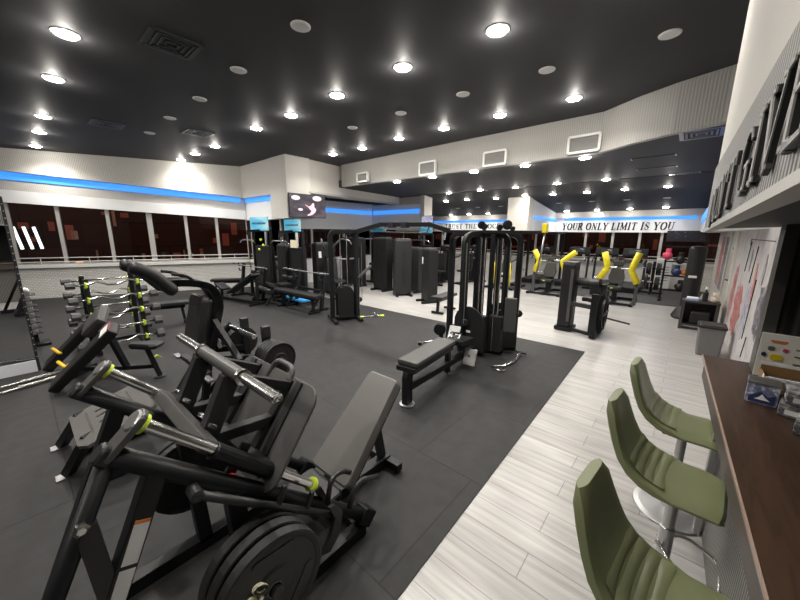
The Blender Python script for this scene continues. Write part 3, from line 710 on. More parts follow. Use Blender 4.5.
# back rest
ey = V((0, .53, .52)).normalized(); c = V((-1.60, 1.42, .505))
pad = MB().prism(c, (1, 0, 0), ey, [(x*(1.02-.34*(y+.38)), y) for x, y in rrect(.37, .76, .035, 4)], .075, .012).build('back_pad', 'pad_light', LP)
nrm = V((1, 0, 0)).cross(ey)
MB().prism(c - nrm*.045*1, (1, 0, 0), ey, [(x*(1.02-.34*(y+.38)), y) for x, y in rrect(.35, .74, .03, 4)], .02).build('pad_board', 'black', pad)
MB().bar((-1.62, 1.14, .20), (-1.62, 1.62, .66), .07, .05).build('back_support', 'steel_black', LP)
MB().bar((-1.62, 1.66, .10), (-1.62, 1.56, .60), .055, .055).build('back_strut', 'steel_char', LP)
MB().prism((-1.61, 1.02, .20), (1, 0, 0), (0, 1, .1), rrect(.34, .22, .03), .06, .01).build('seat_pad', 'pad_black', LP)
MB().bar((-1.62, 1.02, .06), (-1.62, 1.02, .17), .08, .08).build('seat_post', 'steel_black', LP)
org()
pl0 = new_plate('black twenty kilo plate, outermost of three on the near storage horn, cream 20 facing out', (-1.085, .475, .442), 0, .225, .045, '20', True, 'large plates stored on the leg press', tilt=.95)
for k, lb in ((1, 'black plate in the middle of three on the near storage horn of the leg press'), (2, 'black plate innermost of three on the near storage horn, tight to the leg press frame')):
    r = new_plate(lb, (-1.085-.062*k, .475, .442), 0, .225+.0*k, .045, None, True, 'large plates stored on the leg press', tilt=.3*k)
for k, lb in ((0, 'black plate innermost on the far storage horn of the leg press, under the rails'), (1, 'black plate outermost on the far storage horn of the leg press, beneath the rails')):
    new_plate(lb, (-2.06-.062*k, .48, .43), PI, .225, .045, None, True, 'large plates stored on the leg press', tilt=.2*k)

# ---- pendulum squat machine behind the leg press
XS = -3.33
org((XS, .9, FLZ))
SQ = thing('squat_machine', 'black plate loaded squat machine with padded shoulder rollers and an upright back pad', 'squat machine', (XS, .9, FLZ))
mb = MB()
for s in (-1, 1):
    X = XS + s*.27; mb.bar((X, .1, .05), (X, 1.9, .05), .07, .06)
for y in (.9, 1.87): mb.bar((XS-.3, y, .052), (XS+.3, y, .052), .06, .06)
mb.build('base_frame', 'steel_black', SQ)
# footplate on two splayed legs
ex, ey = V((1, 0, 0)), V((0, .46, .15)).normalized()
fp = MB().prism((XS+.02, .30, .415), ex, ey, [(-.31, -.24), (.25, -.24), (.32, -.19), (.34, -.02), (.30, .25), (-.31, .25)], .03, .004).build('foot_plate', 'rib_plate', SQ)
mb = MB()
for a, b in (((-.13, -.09), (-.11, .1)), ((-.02, -.09), (-.02, .1)), ((.1, -.09), (.06, .1))):
    p, q = V((XS, .30, .4335)) + ex*a[0] + ey*a[1], V((XS, .30, .4335)) + ex*b[0] + ey*b[1]; mb.bar(p, q, .02, .002, 0)
for yy in (-.14, .14):
    p, q = V((XS, .30, .4335)) + ex*-.2 + ey*yy, V((XS, .30, .4335)) + ex*.2 + ey*yy; mb.bar(p, q, .012, .002, 0)
mb.build('tread_mark', 'black', fp)
for X, xf in ((XS-.24, -3.86), (XS+.2, -3.34)):
    mb = MB().bar((X, .14, .37), (xf, .0, .03), .07, .06); mb.build('leg', 'steel_black', SQ)
    MB().rot_box((xf, -.03, .012), (.09, .08, .014), None, .002).build('foot', 'alu', SQ)['label'] = 'pale steel foot plate'
# bent main frame, two parallel tubes, top arms reach forward over the user
for s in (-1, 1):
    X = XS + s*.075
    pts = [(X, .62, .10), (X, 1.04, .72), (X, 1.17, 1.2), (X, 1.11, 1.36), (X, .93, 1.41), (X, .74, 1.42)]
    mb = MB(); pf = fillet(pts, .12, 6)
    for a, b in zip(pf, pf[1:]): mb.bar(a, b, .06, .10, .005, upv=(1, 0, 0), ext=.012)
    mb.build('main_tube', 'steel_black', SQ)
MB().bar((XS-.15, .77, 1.42), (XS+.15, .77, 1.42), .05, .06).build('shoulder_yoke', 'steel_char', SQ)
for s in (-1, 1):
    X = XS + s*.15
    pf = fillet([(X, .81, 1.345), (X, .785, 1.37), (X, .67, 1.51), (X, .56, 1.57), (X, .53, 1.575)], .04, 3)
    rl = MB().tube(pf, [.036, .046] + [.05]*(len(pf)-4) + [.046, .036], 16).build('shoulder_pad', 'pad_black', SQ)
    MB().bend([(X-s*.05, .97, 1.42), (X, .9, 1.48), (X, .80, 1.50)], .014, 8, .05).build('hand_grip', 'steel_black', SQ)
mb = MB().lathe((XS+.105, .95, 1.41), (1, 0, 0), [(0, .012), (.012, .012), (.014, .006), (.014, .0001)], 12); mb.build('end_plug', 'lime', SQ)
ey = V((0, .10, .45)).normalized()
MB().prism((XS, .985, 1.03), ex, ey, [(x*(1-.16*max(0, y)/.25), y) for x, y in rrect(.36, .50, .05, 4)], .07, .012).build('back_pad', 'pad_black', SQ)
MB().prism((XS, 1.03, 1.03), ex, ey, rrect(.3, .44, .03), .02).build('pad_board', 'black', SQ)
# rear truss and plate storage
pR, pL = at_z(266, 327, .99), at_z(243, 319, .99); YS = (pR.y+pL.y)/2; HX = {1: pR.x, -1: pL.x}
mb = MB()
for s in (-1, 1):
    X = HX[s]; xi = XS + s*.15
    mb.bar((xi, 1.02, .70), (X, YS, .70), .055, .055); mb.bar((xi, 1.08, 1.05), (X, YS-.25, .74), .045, .045)
    mb.bar((X, YS, .05), (X, YS, .92), .06, .06); mb.bar((xi, 1.0, .68), (xi, .88, .06), .055, .055)
    mb.bar((xi, .9, .10), (X, YS-.05, .64), .045, .045)
mb.bar((XS-.2, 1.03, .72), (XS+.2, 1.03, .72), .055, .055)
mb.build('rear_frame', 'steel_black', SQ)
for s in (-1, 1):
    X = HX[s]
    MB().bar((X, YS, .90), (X, YS, 1.0), .065, .065).build('post_cap', 'steel_char', SQ)
    for z in (.74, .36): MB().cyl((X, YS, z), (X+s*.31, YS, z), .024, 12).build('storage_horn', 'steel_char', SQ)
h = MB().cyl((XS+.1, 1.22, .96), (XS+.62, 1.22, .96), .024, 16).build('loading_horn', 'chrome', SQ); h['label'] = 'chrome loading horn'
MB().bar((XS+.1, 1.12, .86), (XS+.12, 1.24, .98), .05, .05).build('horn_bracket', 'steel_black', SQ)
mb = MB().bar((XS-.34, .93, .62), (XS+.34, .93, .62), .05, .05); mb.build('lever_bar', 'steel_char', SQ)
for s in (-1, 1): MB().rot_box((XS+s*.4, .90, .615), (.14, .05, .02), None, .004).build('lever_tread', 'alu', SQ)
org()
names = ['outermost', 'second from outside', 'middle', 'second from inside', 'innermost']
for s, side in ((1, 'right'), (-1, 'left')):
    for k in range(5):
        new_plate(f'black plate, {names[k]} of five on the upper {side} horn of the squat machine', (HX[s] + s*(.225-.038*k), YS, .74), 0 if s > 0 else PI, .15, .032, None, k == 0, 'plates on the squat machine', tilt=.2*k)
    for k in range(2):
        new_plate(f'black plate, {names[0] if not k else "innermost"} of two on the lower {side} horn of the squat machine', (HX[s] + s*(.27-.05*k), YS, .36), 0 if s > 0 else PI, .15, .04, None, k == 0, 'plates on the squat machine', tilt=.4)

# ---- preacher curl bench with two long trough pads and a saddle seat
S0 = at_z(146, 345, .46); F0 = at_z(160, 376, FLZ); a2, b2 = at_z(115, 327, .78), at_z(59, 383, .12); a1, b1 = at_z(101, 314, .79), at_z(56, 366, .14)
b1 = a1 + (b2-a2); 
org((F0.x, F0.y, FLZ))
PC = thing('preacher_bench', 'black preacher curl bench with yellow handles, a white placard and a saddle seat', 'bench', (F0.x, F0.y, FLZ))
ad = (b2-a2).normalized(); sd = (a1-a2); sd = (sd - ad*sd.dot(ad)).normalized(); nr = ad.cross(sd)
if nr.z < 0: nr = -nr
for a, b in ((a2, b2), (a1, b1)):
    MB().rot_box((a+b)/2 + ad*.04, (.185, .11, (b-a).length+.08), M((sd, nr, ad)).transposed(), .03).build('arm_trough', 'pad_black', PC)
c = (a1+a2)/2
MB().rot_box((a1*.68+a2*.32) + ad*.09 + nr*.045, (.32, .12, .32), M((sd, nr, ad)).transposed(), .045).build('arm_pad', 'pad_grey', PC)
pl = MB().rot_box(a2 + nr*.052 + ad*.085, (.135, .012, .15), M((sd, nr, ad)).transposed(), .004).build('placard', 'label', PC); pl['label'] = 'white placard with a dark red edge'
MB().rot_box(a2 + ad*.018 + nr*.053, (.137, .013, .02), M((sd, nr, ad)).transposed(), 0).build('placard_edge', mat('maroon', (.2, .01, .03), .5), pl)
for pp in (((52.5, 348.7, .34), (60, 353.7, .30), (67.3, 347.3, .34)), ((58, 362, .34), (65.5, 367.5, .30), (74.5, 360.7, .34))):
    MB().bend([at_z(*q) for q in pp], .019, 8, .03).build('handle', 'orange_yellow', PC)['label'] = 'yellow angled handle'
sdir = (V((S0.x, S0.y, 0)) - V((c.x, c.y, 0))).normalized(); sperp = V((-sdir.y, sdir.x, 0))
mb = MB(); st = []
seatpts = [(-.17, .075), (-.10, .10), (.0, .085), (.10, .06), (.17, .05), (.19, .025)]
poly = [(x, y) for x, y in seatpts] + [(x, -y) for x, y in seatpts[::-1]]
MB().prism(S0, -sdir, sperp, poly, .07, .025).build('seat', 'pad_black', PC)
beam_far = V((c.x, c.y, 0)) + ad*V((1, 1, 0))*.55; beam_far.z = .05
f0 = V((F0.x, F0.y, .05))
mb = MB().bar(V((S0.x, S0.y, .43)), V((F0.x, F0.y, .03)), .05, .05); mb.build('seat_post', 'steel_black', PC)
MB().lathe((F0.x, F0.y, FLZ), (0, 0, 1), [(0, .07), (.012, .07), (.014, .05)], 18).build('foot', 'steel_char', PC)
mid = V((S0.x, S0.y, 0)).lerp(V((F0.x, F0.y, 0)), .6); mid.z = .17
tw = at_z(128, 371, .06)
MB().path([mid, V((tw.x, tw.y, .11)), V((tw.x, tw.y, .11)) - sdir*.62], .06, .05).build('base_beam', 'steel_black', PC)
MB().bar(V((tw.x, tw.y, .10)), (a2*.6+a1*.4) + ad*.14 - nr*.06, .06, .06).build('tower_post', 'steel_black', PC)
e = V((tw.x, tw.y, .05)) - sdir*.62
MB().bar(e - sperp*.28, e + sperp*.28, .06, .06).build('base_foot', 'steel_black', PC)
MB().bar(e + V((0, 0, .05)), (a1+a2)/2 + ad*.55 - nr*.06, .06, .06).build('front_post', 'steel_black', PC)
MB().bend([mid + V((0, 0, .10)), mid + V((0, 0, .10)) + sperp*.06 + V((0, 0, .02)), mid + V((0, 0, .06)) + sperp*.13], .009, 8, .02).build('adjuster_pin', 'lime', PC)
org()

# ---- fixed barbell rack, five tiers on each side
RX, RY = -6.78, .88
org((RX, RY, FLZ))
BR = thing('barbell_rack', 'black upright barbell rack with yellow hooks by the left window wall', 'rack', (RX, RY, FLZ))
def rack_x(z): return RX + .16 + .10*(1.1-z)       # the near posts lean out towards the floor
for y in (.58, 1.18):
    mb = MB()
    mb.bar((rack_x(0), y, .03), (rack_x(1.14), y, 1.14), .075, .06); mb.bar((2*RX-rack_x(0)-.1, y, .03), (2*RX-rack_x(1.14)-.1, y, 1.16), .075, .06)
    mb.build('upright', 'steel_black', BR)
    MB().bar((RX-.40, y, .05), (RX+.38, y, .05), .06, .06).build('foot', 'steel_black', BR)
for z in (.12, .55): MB().bar((RX-.05, .58, z), (RX-.05, 1.18, z), .05, .05).build('cross_bar', 'steel_black', BR)
tiers = [1.05, .83, .61, .39, .17]
for z in tiers:
    for y in (.58, 1.18):
        for side in (1, -1):
            x = rack_x(z)+.045 if side > 0 else 2*RX-rack_x(z)-.1-.045
            mb = MB().bar((x, y-.012, z-.03), (x+side*.10, y-.012, z+.0), .03, .03, .003, upv=(0, 1, 0)); mb.bar((x+side*.09, y-.012, z-.01), (x+side*.10, y-.012, z+.055), .03, .025)
            mb.bar((x+side*.006, y-.012, z-.05), (x+side*.006, y-.012, z+.05), .045, .012)
            mb.build('hook', 'lime', BR)['label'] = 'yellow bar hook'
org()
def fixed_bar(label, x, z, y0, y1, curl, hr):
    t = thing('fixed_barbell', label, 'barbell', (x, (y0+y1)/2, z), 0, 'fixed barbells on the rack')
    L = y1-y0; h = L/2
    if curl: pts = [(0, -h+.08, 0), (0, -.30, 0), (0, -.18, .035), (0, -.06, -.02), (0, .06, -.02), (0, .18, .035), (0, .30, 0), (0, h-.08, 0)]
    else: pts = [(0, -h+.08, 0), (0, h-.08, 0)]
    MB().tube(pts, .0145, 10).build('shaft', 'chrome', t)
    for s in (-1, 1): MB().lathe((0, s*(h-.10), 0), (0, s, 0), [(0, hr*.8), (.008, hr), (.10, hr), (.108, hr*.75), (.108, .0001)], 8, False).build('head', 'iron_rim', t)
tn = ['top', 'second', 'third', 'fourth', 'lowest']
for k, z in enumerate(tiers):
    fixed_bar(f'fixed barbell on the {tn[k]} tier of the rack, camera side', rack_x(z)+.045+.055, z+.02, .36, 1.40, k in (0, 1, 2, 4), .05+.006*k)
    fixed_bar(f'fixed barbell on the {tn[k]} tier of the rack, window side', 2*RX-rack_x(z)-.1-.045-.055, z+.02, .36, 1.40, k in (1, 3), .05+.006*k)
# ================================================================ LEFT EDGE: MIRROR, DUMBBELLS
org((-6.36, -1.3, 0))
t = thing('wall_mirror', 'tall mirror partition with a studded dark edge at the left side of the gym', 'mirror', (-6.36, -1.3, 0))
MB().box((-6.42, -2.6, 0), (-6.33, -.03, 2.24)).build('panel', 'steel_char', t)
MB().box((-6.331, -2.58, .17), (-6.322, -.06, 2.22)).build('glass', 'mirror', t)
mb = MB()
for k in range(24): mb.lathe((-6.33, -.043, .2+.085*k), (1, 0, 0), [(0, .008), (.005, .007), (.007, .0001)], 8)
mb.build('stud', 'alu', t)
MB().box((-6.33, -2.6, .01), (-6.30, -.06, .16)).build('skirting', mat('skirt', (.6, .62, .66), .5), t)
org()
for k, (xa, ya, xb, yb, lb) in enumerate(((-4, 389, 66, 370, 'chrome bar lying on the floor by the mirror, the one closest to it'), (-4, 395, 66, 374.5, 'chrome bar lying on the floor by the mirror, the one closest to the camera'))):
    a, b = at_z(xa, ya, .03), at_z(xb, yb, .03); d = (b-a).normalized()
    t = thing('loose_barbell', lb, 'barbell', (a+b)/2); org((a+b)/2)
    a = a - d*.7
    MB().cyl(a, b-d*.40, .0145, 10).build('shaft', 'chrome', t); MB().lathe(b-d*.42, d, [(0, .03), (.02, .03), (.022, .025), (.42, .025), (.424, .02), (.424, .0001)], 14).build('sleeve', 'chrome', t)
    org()
DBX, DBY = -7.86, -.02
t = thing('dumbbell_stand', 'narrow black upright dumbbell stand beside the mirror edge', 'rack', (DBX, DBY, FLZ)); org((DBX, DBY, FLZ))
mb = MB().bar((DBX, DBY, .02), (DBX, DBY, .86), .09, .07); mb.box((DBX-.2, DBY-.16, .012), (DBX+.2, DBY+.16, .05), .006)
mb.build('post', 'steel_black', t)
for k in range(8): MB().box((DBX-.10, DBY-.10, .21+.09*k-.012), (DBX+.10, DBY+.10, .21+.09*k), .003).build('shelf', 'steel_char', t)
org()
for k in range(8):
    z = .21+.09*k+.042
    t = thing('dumbbell', f'silver and grey dumbbell on the narrow stand, {ORD[k]} from the floor', 'dumbbell', (DBX, DBY, z), 0, 'dumbbells on the narrow stand')
    MB().cyl((-.07, 0, 0), (.07, 0, 0), .015, 10).build('handle', 'chrome', t)
    for s, m in ((-1, 'white'), (1, 'bin_grey')):
        MB().lathe((s*.06, 0, 0), (s, 0, 0), [(0, .036), (.01, .046), (.15, .046), (.16, .036), (.16, .0001)], 8, False).build('head', m, t)

# ================================================================ BAR STOOLS
def stool(label, x, y, rz):
    t = thing('bar_stool', label, 'stool', (x, y, 0), rz, 'green bar stools at the counter')
    MB().lathe((0, 0, 0), (0, 0, 1), [(0, .2), (.008, .205), (.014, .2), (.02, .17), (.035, .05), (.06, .036)], 40).build('base', 'alu', t)
    MB().lathe((0, 0, .03), (0, 0, 1), [(0, .032), (.34, .032), (.345, .026), (.55, .026)], 18).build('column', 'alu', t)
    MB().bend([(-.03, -.02, .27), (.06, -.14, .26), (.22, -.12, .22), (.22, .12, .22), (.06, .14, .26), (-.03, .02, .27)], .011, 8, .05).build('footrest', 'chrome', t)
    MB().bend([(.0, .02, .56), (.02, .14, .57), (.05, .22, .56)], .008, 8, .03).build('lift_lever', 'steel_black', t)
    MB().box((-.1, -.09, .575), (.1, .09, .597), .005).build('seat_mount', 'steel_black', t)
    prof = [(.185, .618), (.17, .652), (.10, .662), (.0, .658), (-.06, .662), (-.11, .675), (-.16, .705), (-.197, .75), (-.225, .81), (-.25, .88), (-.272, .95), (-.285, 1.0)]
    wid = [.16, .185, .198, .20, .20, .198, .193, .185, .174, .160, .142, .112]
    P = [V((a, 0, b)) for a, b in prof]; vs, fs = [], []; nc = 15; n = len(P); th = .052
    rows_t, rows_b = [], []
    for i, p in enumerate(P):
        dn = (P[min(i+1, n-1)]-P[max(i-1, 0)]).normalized(); nr = V((dn.z, 0, -dn.x))
        if nr.z < 0 and i < 4: nr = -nr
        if nr.x < 0 and i >= 4: nr = -nr
        for lst, off in ((rows_t, 0.), (rows_b, -th*(.45 if i == 0 else .8 if i == n-1 else 1.))):
            r = []
            for k in range(nc):
                u = -1 + 2*k/(nc-1); edge = abs(u)**6*.02
                r.append(len(vs)); vs.append(p + nr*(off + (-edge if off == 0 else edge) + (.016*u*u if (off == 0 and 3 < i < 11) else 0)) + V((0, u*wid[i], 0)))
            lst.append(r)
    for i in range(n-1):
        for k in range(nc-1):
            fs.append((rows_t[i][k], rows_t[i][k+1], rows_t[i+1][k+1], rows_t[i+1][k])); fs.append((rows_b[i][k], rows_b[i+1][k], rows_b[i+1][k+1], rows_b[i][k+1]))
        fs.append((rows_t[i][0], rows_t[i+1][0], rows_b[i+1][0], rows_b[i][0])); fs.append((rows_t[i][-1], rows_b[i][-1], rows_b[i+1][-1], rows_t[i+1][-1]))
    for k in range(nc-1):
        fs.append((rows_t[0][k], rows_b[0][k], rows_b[0][k+1], rows_t[0][k+1])); fs.append((rows_t[-1][k], rows_t[-1][k+1], rows_b[-1][k+1], rows_b[-1][k]))
    o = MB().add(vs, fs, True).build('seat_shell', 'olive', t)
    md = o.modifiers.new('round', 'BEVEL'); md.width = .012; md.segments = 3; md.limit_method = 'ANGLE'; md.angle_limit = math.radians(50)
    # padded channels where seat turns into back
    def chan(f0, f1, name, bulge):
        vs, fs, rows = [], [], []
        for j in range(7):
            f = f0 + (f1-f0)*j/6; i = min(int(f), n-2); q = f-i; p = P[i].lerp(P[i+1], q); w = (wid[i]*(1-q)+wid[i+1]*q)*.84
            dn = (P[min(i+2, n-1)]-P[max(i-1, 0)]).normalized(); nr = V((dn.z, 0, -dn.x))
            if (nr.z + nr.x) < 0: nr = -nr
            r = []
            for k in range(11):
                u = -1+2*k/10; r.append(len(vs)); vs.append(p + nr*(.016*u*u - .004 + bulge*math.sin(PI*j/6)*(1-u**6)) + V((0, u*w, 0)))
            rows.append(r)
        for a, b in zip(rows, rows[1:]):
            for k in range(10): fs.append((a[k], a[k+1], b[k+1], b[k]))
        MB().add(vs, fs, True).build(name, 'olive', t)
    for k in range(4): chan(3.6+k*.8, 3.6+(k+1)*.8, 'padded_channel', .009)
    return t
stool('olive green bar stool furthest from the camera, beside the counter', .145, 2.66, math.radians(-4))
stool('olive green bar stool in the middle, between the other two stools', .12, 1.99, math.radians(-5))
stool('olive green bar stool nearest the camera, cut off by the frame', .145, 1.22, math.radians(-6))

# ================================================================ COUNTER AND WHAT STANDS ON IT
t = thing('bar_counter', 'dark brown wooden bar counter with a ribbed grey front', 'counter', (.6, 1, 0))
org((.6, 1, 0))
def cx(y): return .25 - .034*(y-1.02)
y0, y1 = -2.6, 3.06
MB().add([(cx(y0)+.006, y0, .985), (1.1, y0, .985), (1.1, 2.89, .985), (.43, 2.89, .985), (.43, y1, .985), (cx(y1)+.006, y1, .985), (cx(y0)+.006, y0, 1.02), (1.1, y0, 1.02), (1.1, 2.89, 1.02), (.43, 2.89, 1.02), (.43, y1, 1.02), (cx(y1)+.006, y1, 1.02)],
         [(5, 4, 3, 2, 1, 0), (6, 7, 8, 9, 10, 11)] + [(k, (k+1) % 6, 6+(k+1) % 6, 6+k) for k in range(6)]).build('worktop', 'counter_wood', t)
MB().add([(cx(y0), y0, 1.008), (cx(y0)+.005, y0, 1.008), (cx(y1)+.005, y1, 1.008), (cx(y1), y1, 1.008), (cx(y0), y0, 1.022), (cx(y0)+.005, y0, 1.022), (cx(y1)+.005, y1, 1.022), (cx(y1), y1, 1.022)],
         [(0, 1, 2, 3), (7, 6, 5, 4), (0, 4, 5, 1), (1, 5, 6, 2), (2, 6, 7, 3), (3, 7, 4, 0)]).build('edge_strip', mat('edge_wood', (.3, .215, .175), .4), t)['label'] = 'pale wooden edge strip'
MB().add([(cx(y0)+.02, y0, .86), (cx(y0)+.12, y0, .86), (cx(y1)+.12, y1, .86), (cx(y1)+.02, y1, .86), (cx(y0)+.02, y0, .985), (cx(y0)+.12, y0, .985), (cx(y1)+.12, y1, .985), (cx(y1)+.02, y1, .985)],
         [(0, 1, 2, 3), (7, 6, 5, 4), (0, 4, 5, 1), (1, 5, 6, 2), (2, 6, 7, 3), (3, 7, 4, 0)]).build('apron', mat('apron_wood', (.055, .044, .038), .5), t)
MB().add([(cx(y0)+.12, y0, 0), (1.05, y0, 0), (1.05, 2.88, 0), (cx(y1)+.12, 2.88, 0), (cx(y0)+.12, y0, .95), (1.05, y0, .95), (1.05, 2.88, .95), (cx(y1)+.12, 2.88, .95)],
         [(0, 1, 2, 3), (7, 6, 5, 4), (0, 4, 5, 1), (1, 5, 6, 2), (2, 6, 7, 3), (3, 7, 4, 0)]).build('front_panel', 'rib_bar', t)
MB().bar((.285, 2.55, .0), (.285, 2.55, .87), .035, .06).build('support_post', 'alu', t)['label'] = 'pale metal support post'
org()
ZT = 1.021
t = thing('menu_sheet', 'white menu sheet with coloured pictures standing on the counter against the dark ribbed wall', 'menu', (.6, 2.8, ZT)); org((.6, 2.8, ZT))
MB().rot_box((.60, 2.80, ZT+.135), (.40, .006, .27), M.Rotation(.06, 3, 'X')).build('sheet', mat('menu_paper', (.95, .95, .88), .5), t)
y = 2.79
for (x, z, w, h, m) in ((.475, .236, .07, .045, 'label_orange'), (.45, .18, .03, .026, 'bin_grey'), (.505, .178, .022, .022, 'pink'), (.475, .13, .05, .035, 'yellow'), (.425, .14, .02, .025, 'navy')):
    MB().prism((x, 2.7935-.0, ZT+z), (1, 0, 0), (0, .06, 1), rrect(w, h, h*.4), .004).build('picture_spot', m, t)
mb = MB()
for z in (.23, .19, .15, .105, .06):
    for x in (.575, .65, .73): mb.rot_box((x, 2.7945, ZT+z), (.065, .003, .007))
mb.build('text_line', 'bin_grey', t)
org()
t = thing('snack_tray', 'open brown cardboard snack tray with white trim in front of the menu sheet', 'box', (.52, 2.58, ZT)); org((.52, 2.58, ZT))
x0, x1, ya, yb = .405, .66, 2.52, 2.66
mb = MB(); mb.box((x0, ya, ZT), (x1, yb, ZT+.006)); mb.box((x0, ya, ZT), (x1, ya+.005, ZT+.075)); mb.box((x0, yb-.005, ZT), (x1, yb, ZT+.12)); mb.box((x0, ya, ZT), (x0+.005, yb, ZT+.09)); mb.box((x1-.005, ya, ZT), (x1, yb, ZT+.09))
mb.build('tray', 'card_brown', t)
mb = MB(); mb.box((x0-.002, ya-.002, ZT+.072), (x1+.002, ya+.006, ZT+.088)); mb.box((x0-.003, ya, ZT+.0), (x0+.0, ya+.03, ZT+.095)); mb.box((x0-.002, yb-.006, ZT+.115), (x1, yb, ZT+.13))
mb.build('trim', 'wall_cool', t)
MB().box((x0+.015, ya+.015, ZT+.006), (x1-.015, yb-.015, ZT+.06), .006).build('wrapped_snacks', 'pack_grey', t)
org()
t = thing('napkin_box', 'small blue and white carton with a mountain picture on the counter', 'box', (.385, 2.36, ZT), -.12)
MB().box((-.055, -.05, 0), (.055, .05, .10), .004).build('carton', 'pack_blue', t)
MB().box((-.058, -.053, .10), (.058, .053, .112), .003).build('lid', 'alu', t)
mb = MB(); mb.prism((0, -.0515, .045), (1, 0, 0), (0, 0, 1), [(-.045, -.035), (.045, -.035), (.045, .015), (.02, .0), (-.005, .022), (-.045, -.01)], .002); mb.build('dark_mountain', 'navy', t)
MB().prism((0, -.0525, .045), (1, 0, 0), (0, 0, 1), [(-.025, -.02), (.03, -.02), (.012, -.006), (.0, .010), (-.010, -.008)], .002).build('snow_cap', 'white', t)
for k, (x, y, z, rz, lb) in enumerate(((.50, 2.30, 0, -.2, 'grey packet box at the bottom of the pile by the mountain box'), (.51, 2.31, .062, -.1, 'grey packet box on top of the pile by the mountain box'), (.525, 2.12, 0, -.25, 'grey packet box nearest the camera on the counter'))):
    t = thing('snack_box', lb, 'box', (x, y, ZT+z), rz, 'snack boxes on the counter')
    MB().box((-.06, -.085, 0), (.06, .085, .056), .003).build('carton', 'pack_grey', t)
    MB().box((-.0615, -.05, .012), (-.06, .05, .03)).build('label_patch', 'label', t); MB().box((-.04, -.0865, .012), (.03, -.085, .035)).build('label_patch', 'label', t)

# ================================================================ RIGHT WALL THINGS
XW = .72
t = thing('wall_mural', 'large pale mural with red and dark painted figures on the right wall behind the bin', 'mural', (XW, 7, 0)); org((XW, 7, 0))
MB().box((XW-.012, 5.0, .03), (XW, 8.66, 1.92)).build('panel', 'mural', t)
def blot(c, h, w, seed, m, name):
    rnd = random.Random(seed); n = 22
    MB().prism((XW-.0135, c[0], c[1]), (0, 1, 0), (0, 0, 1), [(math.cos(2*PI*k/n)*w*rnd.uniform(.55, 1), math.sin(2*PI*k/n)*h*rnd.uniform(.7, 1)) for k in range(n)], .003).build(name, m, t)
def onw(x, y): p = at_x(x, y, XW); return (p.y, p.z)
blot(onw(737, 310), .5, .55, 1, 'mural_red', 'red_figure'); blot(onw(734, 292), .55, .3, 2, 'mural_red', 'red_figure'); blot(onw(746, 312), .42, .2, 3, 'mural_blue', 'blue_figure')
blot(onw(761, 312), .36, .34, 4, 'mural_dark', 'dark_figure'); blot(onw(755, 285), .34, .1, 9, 'mural_red', 'red_figure'); blot((6.8, 1.5), .18, .08, 5, 'mural_dark', 'dark_figure'); blot((5.6, 1.45), .2, .07, 6, 'mural_dark', 'dark_figure')
mb = MB()
for y, z0, z1 in ((7.2, 1.3, 1.75), (6.5, 1.2, 1.7), (6.1, .5, 1.3), (5.9, .3, .6)): mb.bar((XW-.0145, y, z0), (XW-.0145, y-.12, z1), .015, .002, 0)
mb.rot_box((XW-.0145, 6.3, 1.78), (.002, 1.9, .012)); mb.rot_box((XW-.0145, 7.2, 1.74), (.002, .1, .1))
mb.build('painted_line', 'black', t)
org()
o = MB().box((XW-.05, 8.66, 0), (XW+.01, 8.80, 1.95)).build('trim_8', 'wall_white'); struct(o)
d = struct(MB().box((XW-.03, 8.82, .0), (XW+.01, 9.84, 1.93)).build('door_1', 'door_beige'))
MB().bend([(XW-.03, 8.95, .98), (XW-.07, 8.95, .98), (XW-.07, 9.05, .98)], .012, 8, .02).build('handle', 'steel_black', d); MB().box((XW-.036, 9.3, 1.55), (XW-.03, 9.36, 1.6)).build('sign', 'black', d)
o = MB().box((XW-.06, 9.84, 0), (XW+.01, 10.05, 1.95)).build('trim_9', 'wall_white'); struct(o)
for k, (ya, yb, lb) in enumerate(((10.2, 11.3, 'framed picture on the right wall just past the beige door'), (11.5, 12.6, 'framed picture on the right wall, further past the beige door'))):
    t = thing('wall_picture', lb, 'picture', (XW-.02, (ya+yb)/2, 1.3)); org((XW-.02, (ya+yb)/2, 1.3))
    MB().box((XW-.03, ya, .5), (XW-.001, yb, 1.85), .004).build('frame', 'frame_alu', t); MB().box((XW-.034, ya+.06, .56), (XW-.03, yb-.06, 1.79)).build('print', ('mural_dark', 'mural_red')[k], t)
    org()
c = V((.455, 6.9, 0))
t = thing('waste_bin', 'grey plastic waste bin with a black rim at the end of the counter', 'bin', c, .0)
def tub(x, y, x2, y2, z0, z1, r): 
    a, b = rrect(x, y, r), rrect(x2, y2, r); n = len(a)
    return [(p[0], p[1], z0) for p in a] + [(p[0], p[1], z1) for p in b], [tuple(range(n))[::-1], tuple(range(n, 2*n))] + [(k, (k+1) % n, n+(k+1) % n, n+k) for k in range(n)]
MB().add(*tub(.27, .34, .31, .39, 0, .45, .03)).build('body', 'bin_grey', t)
MB().add(*tub(.335, .415, .335, .415, .445, .475, .035)).build('rim', 'black', t); MB().add(*tub(.28, .36, .26, .33, .475, .487, .03)).build('liner', 'steel_char', t)
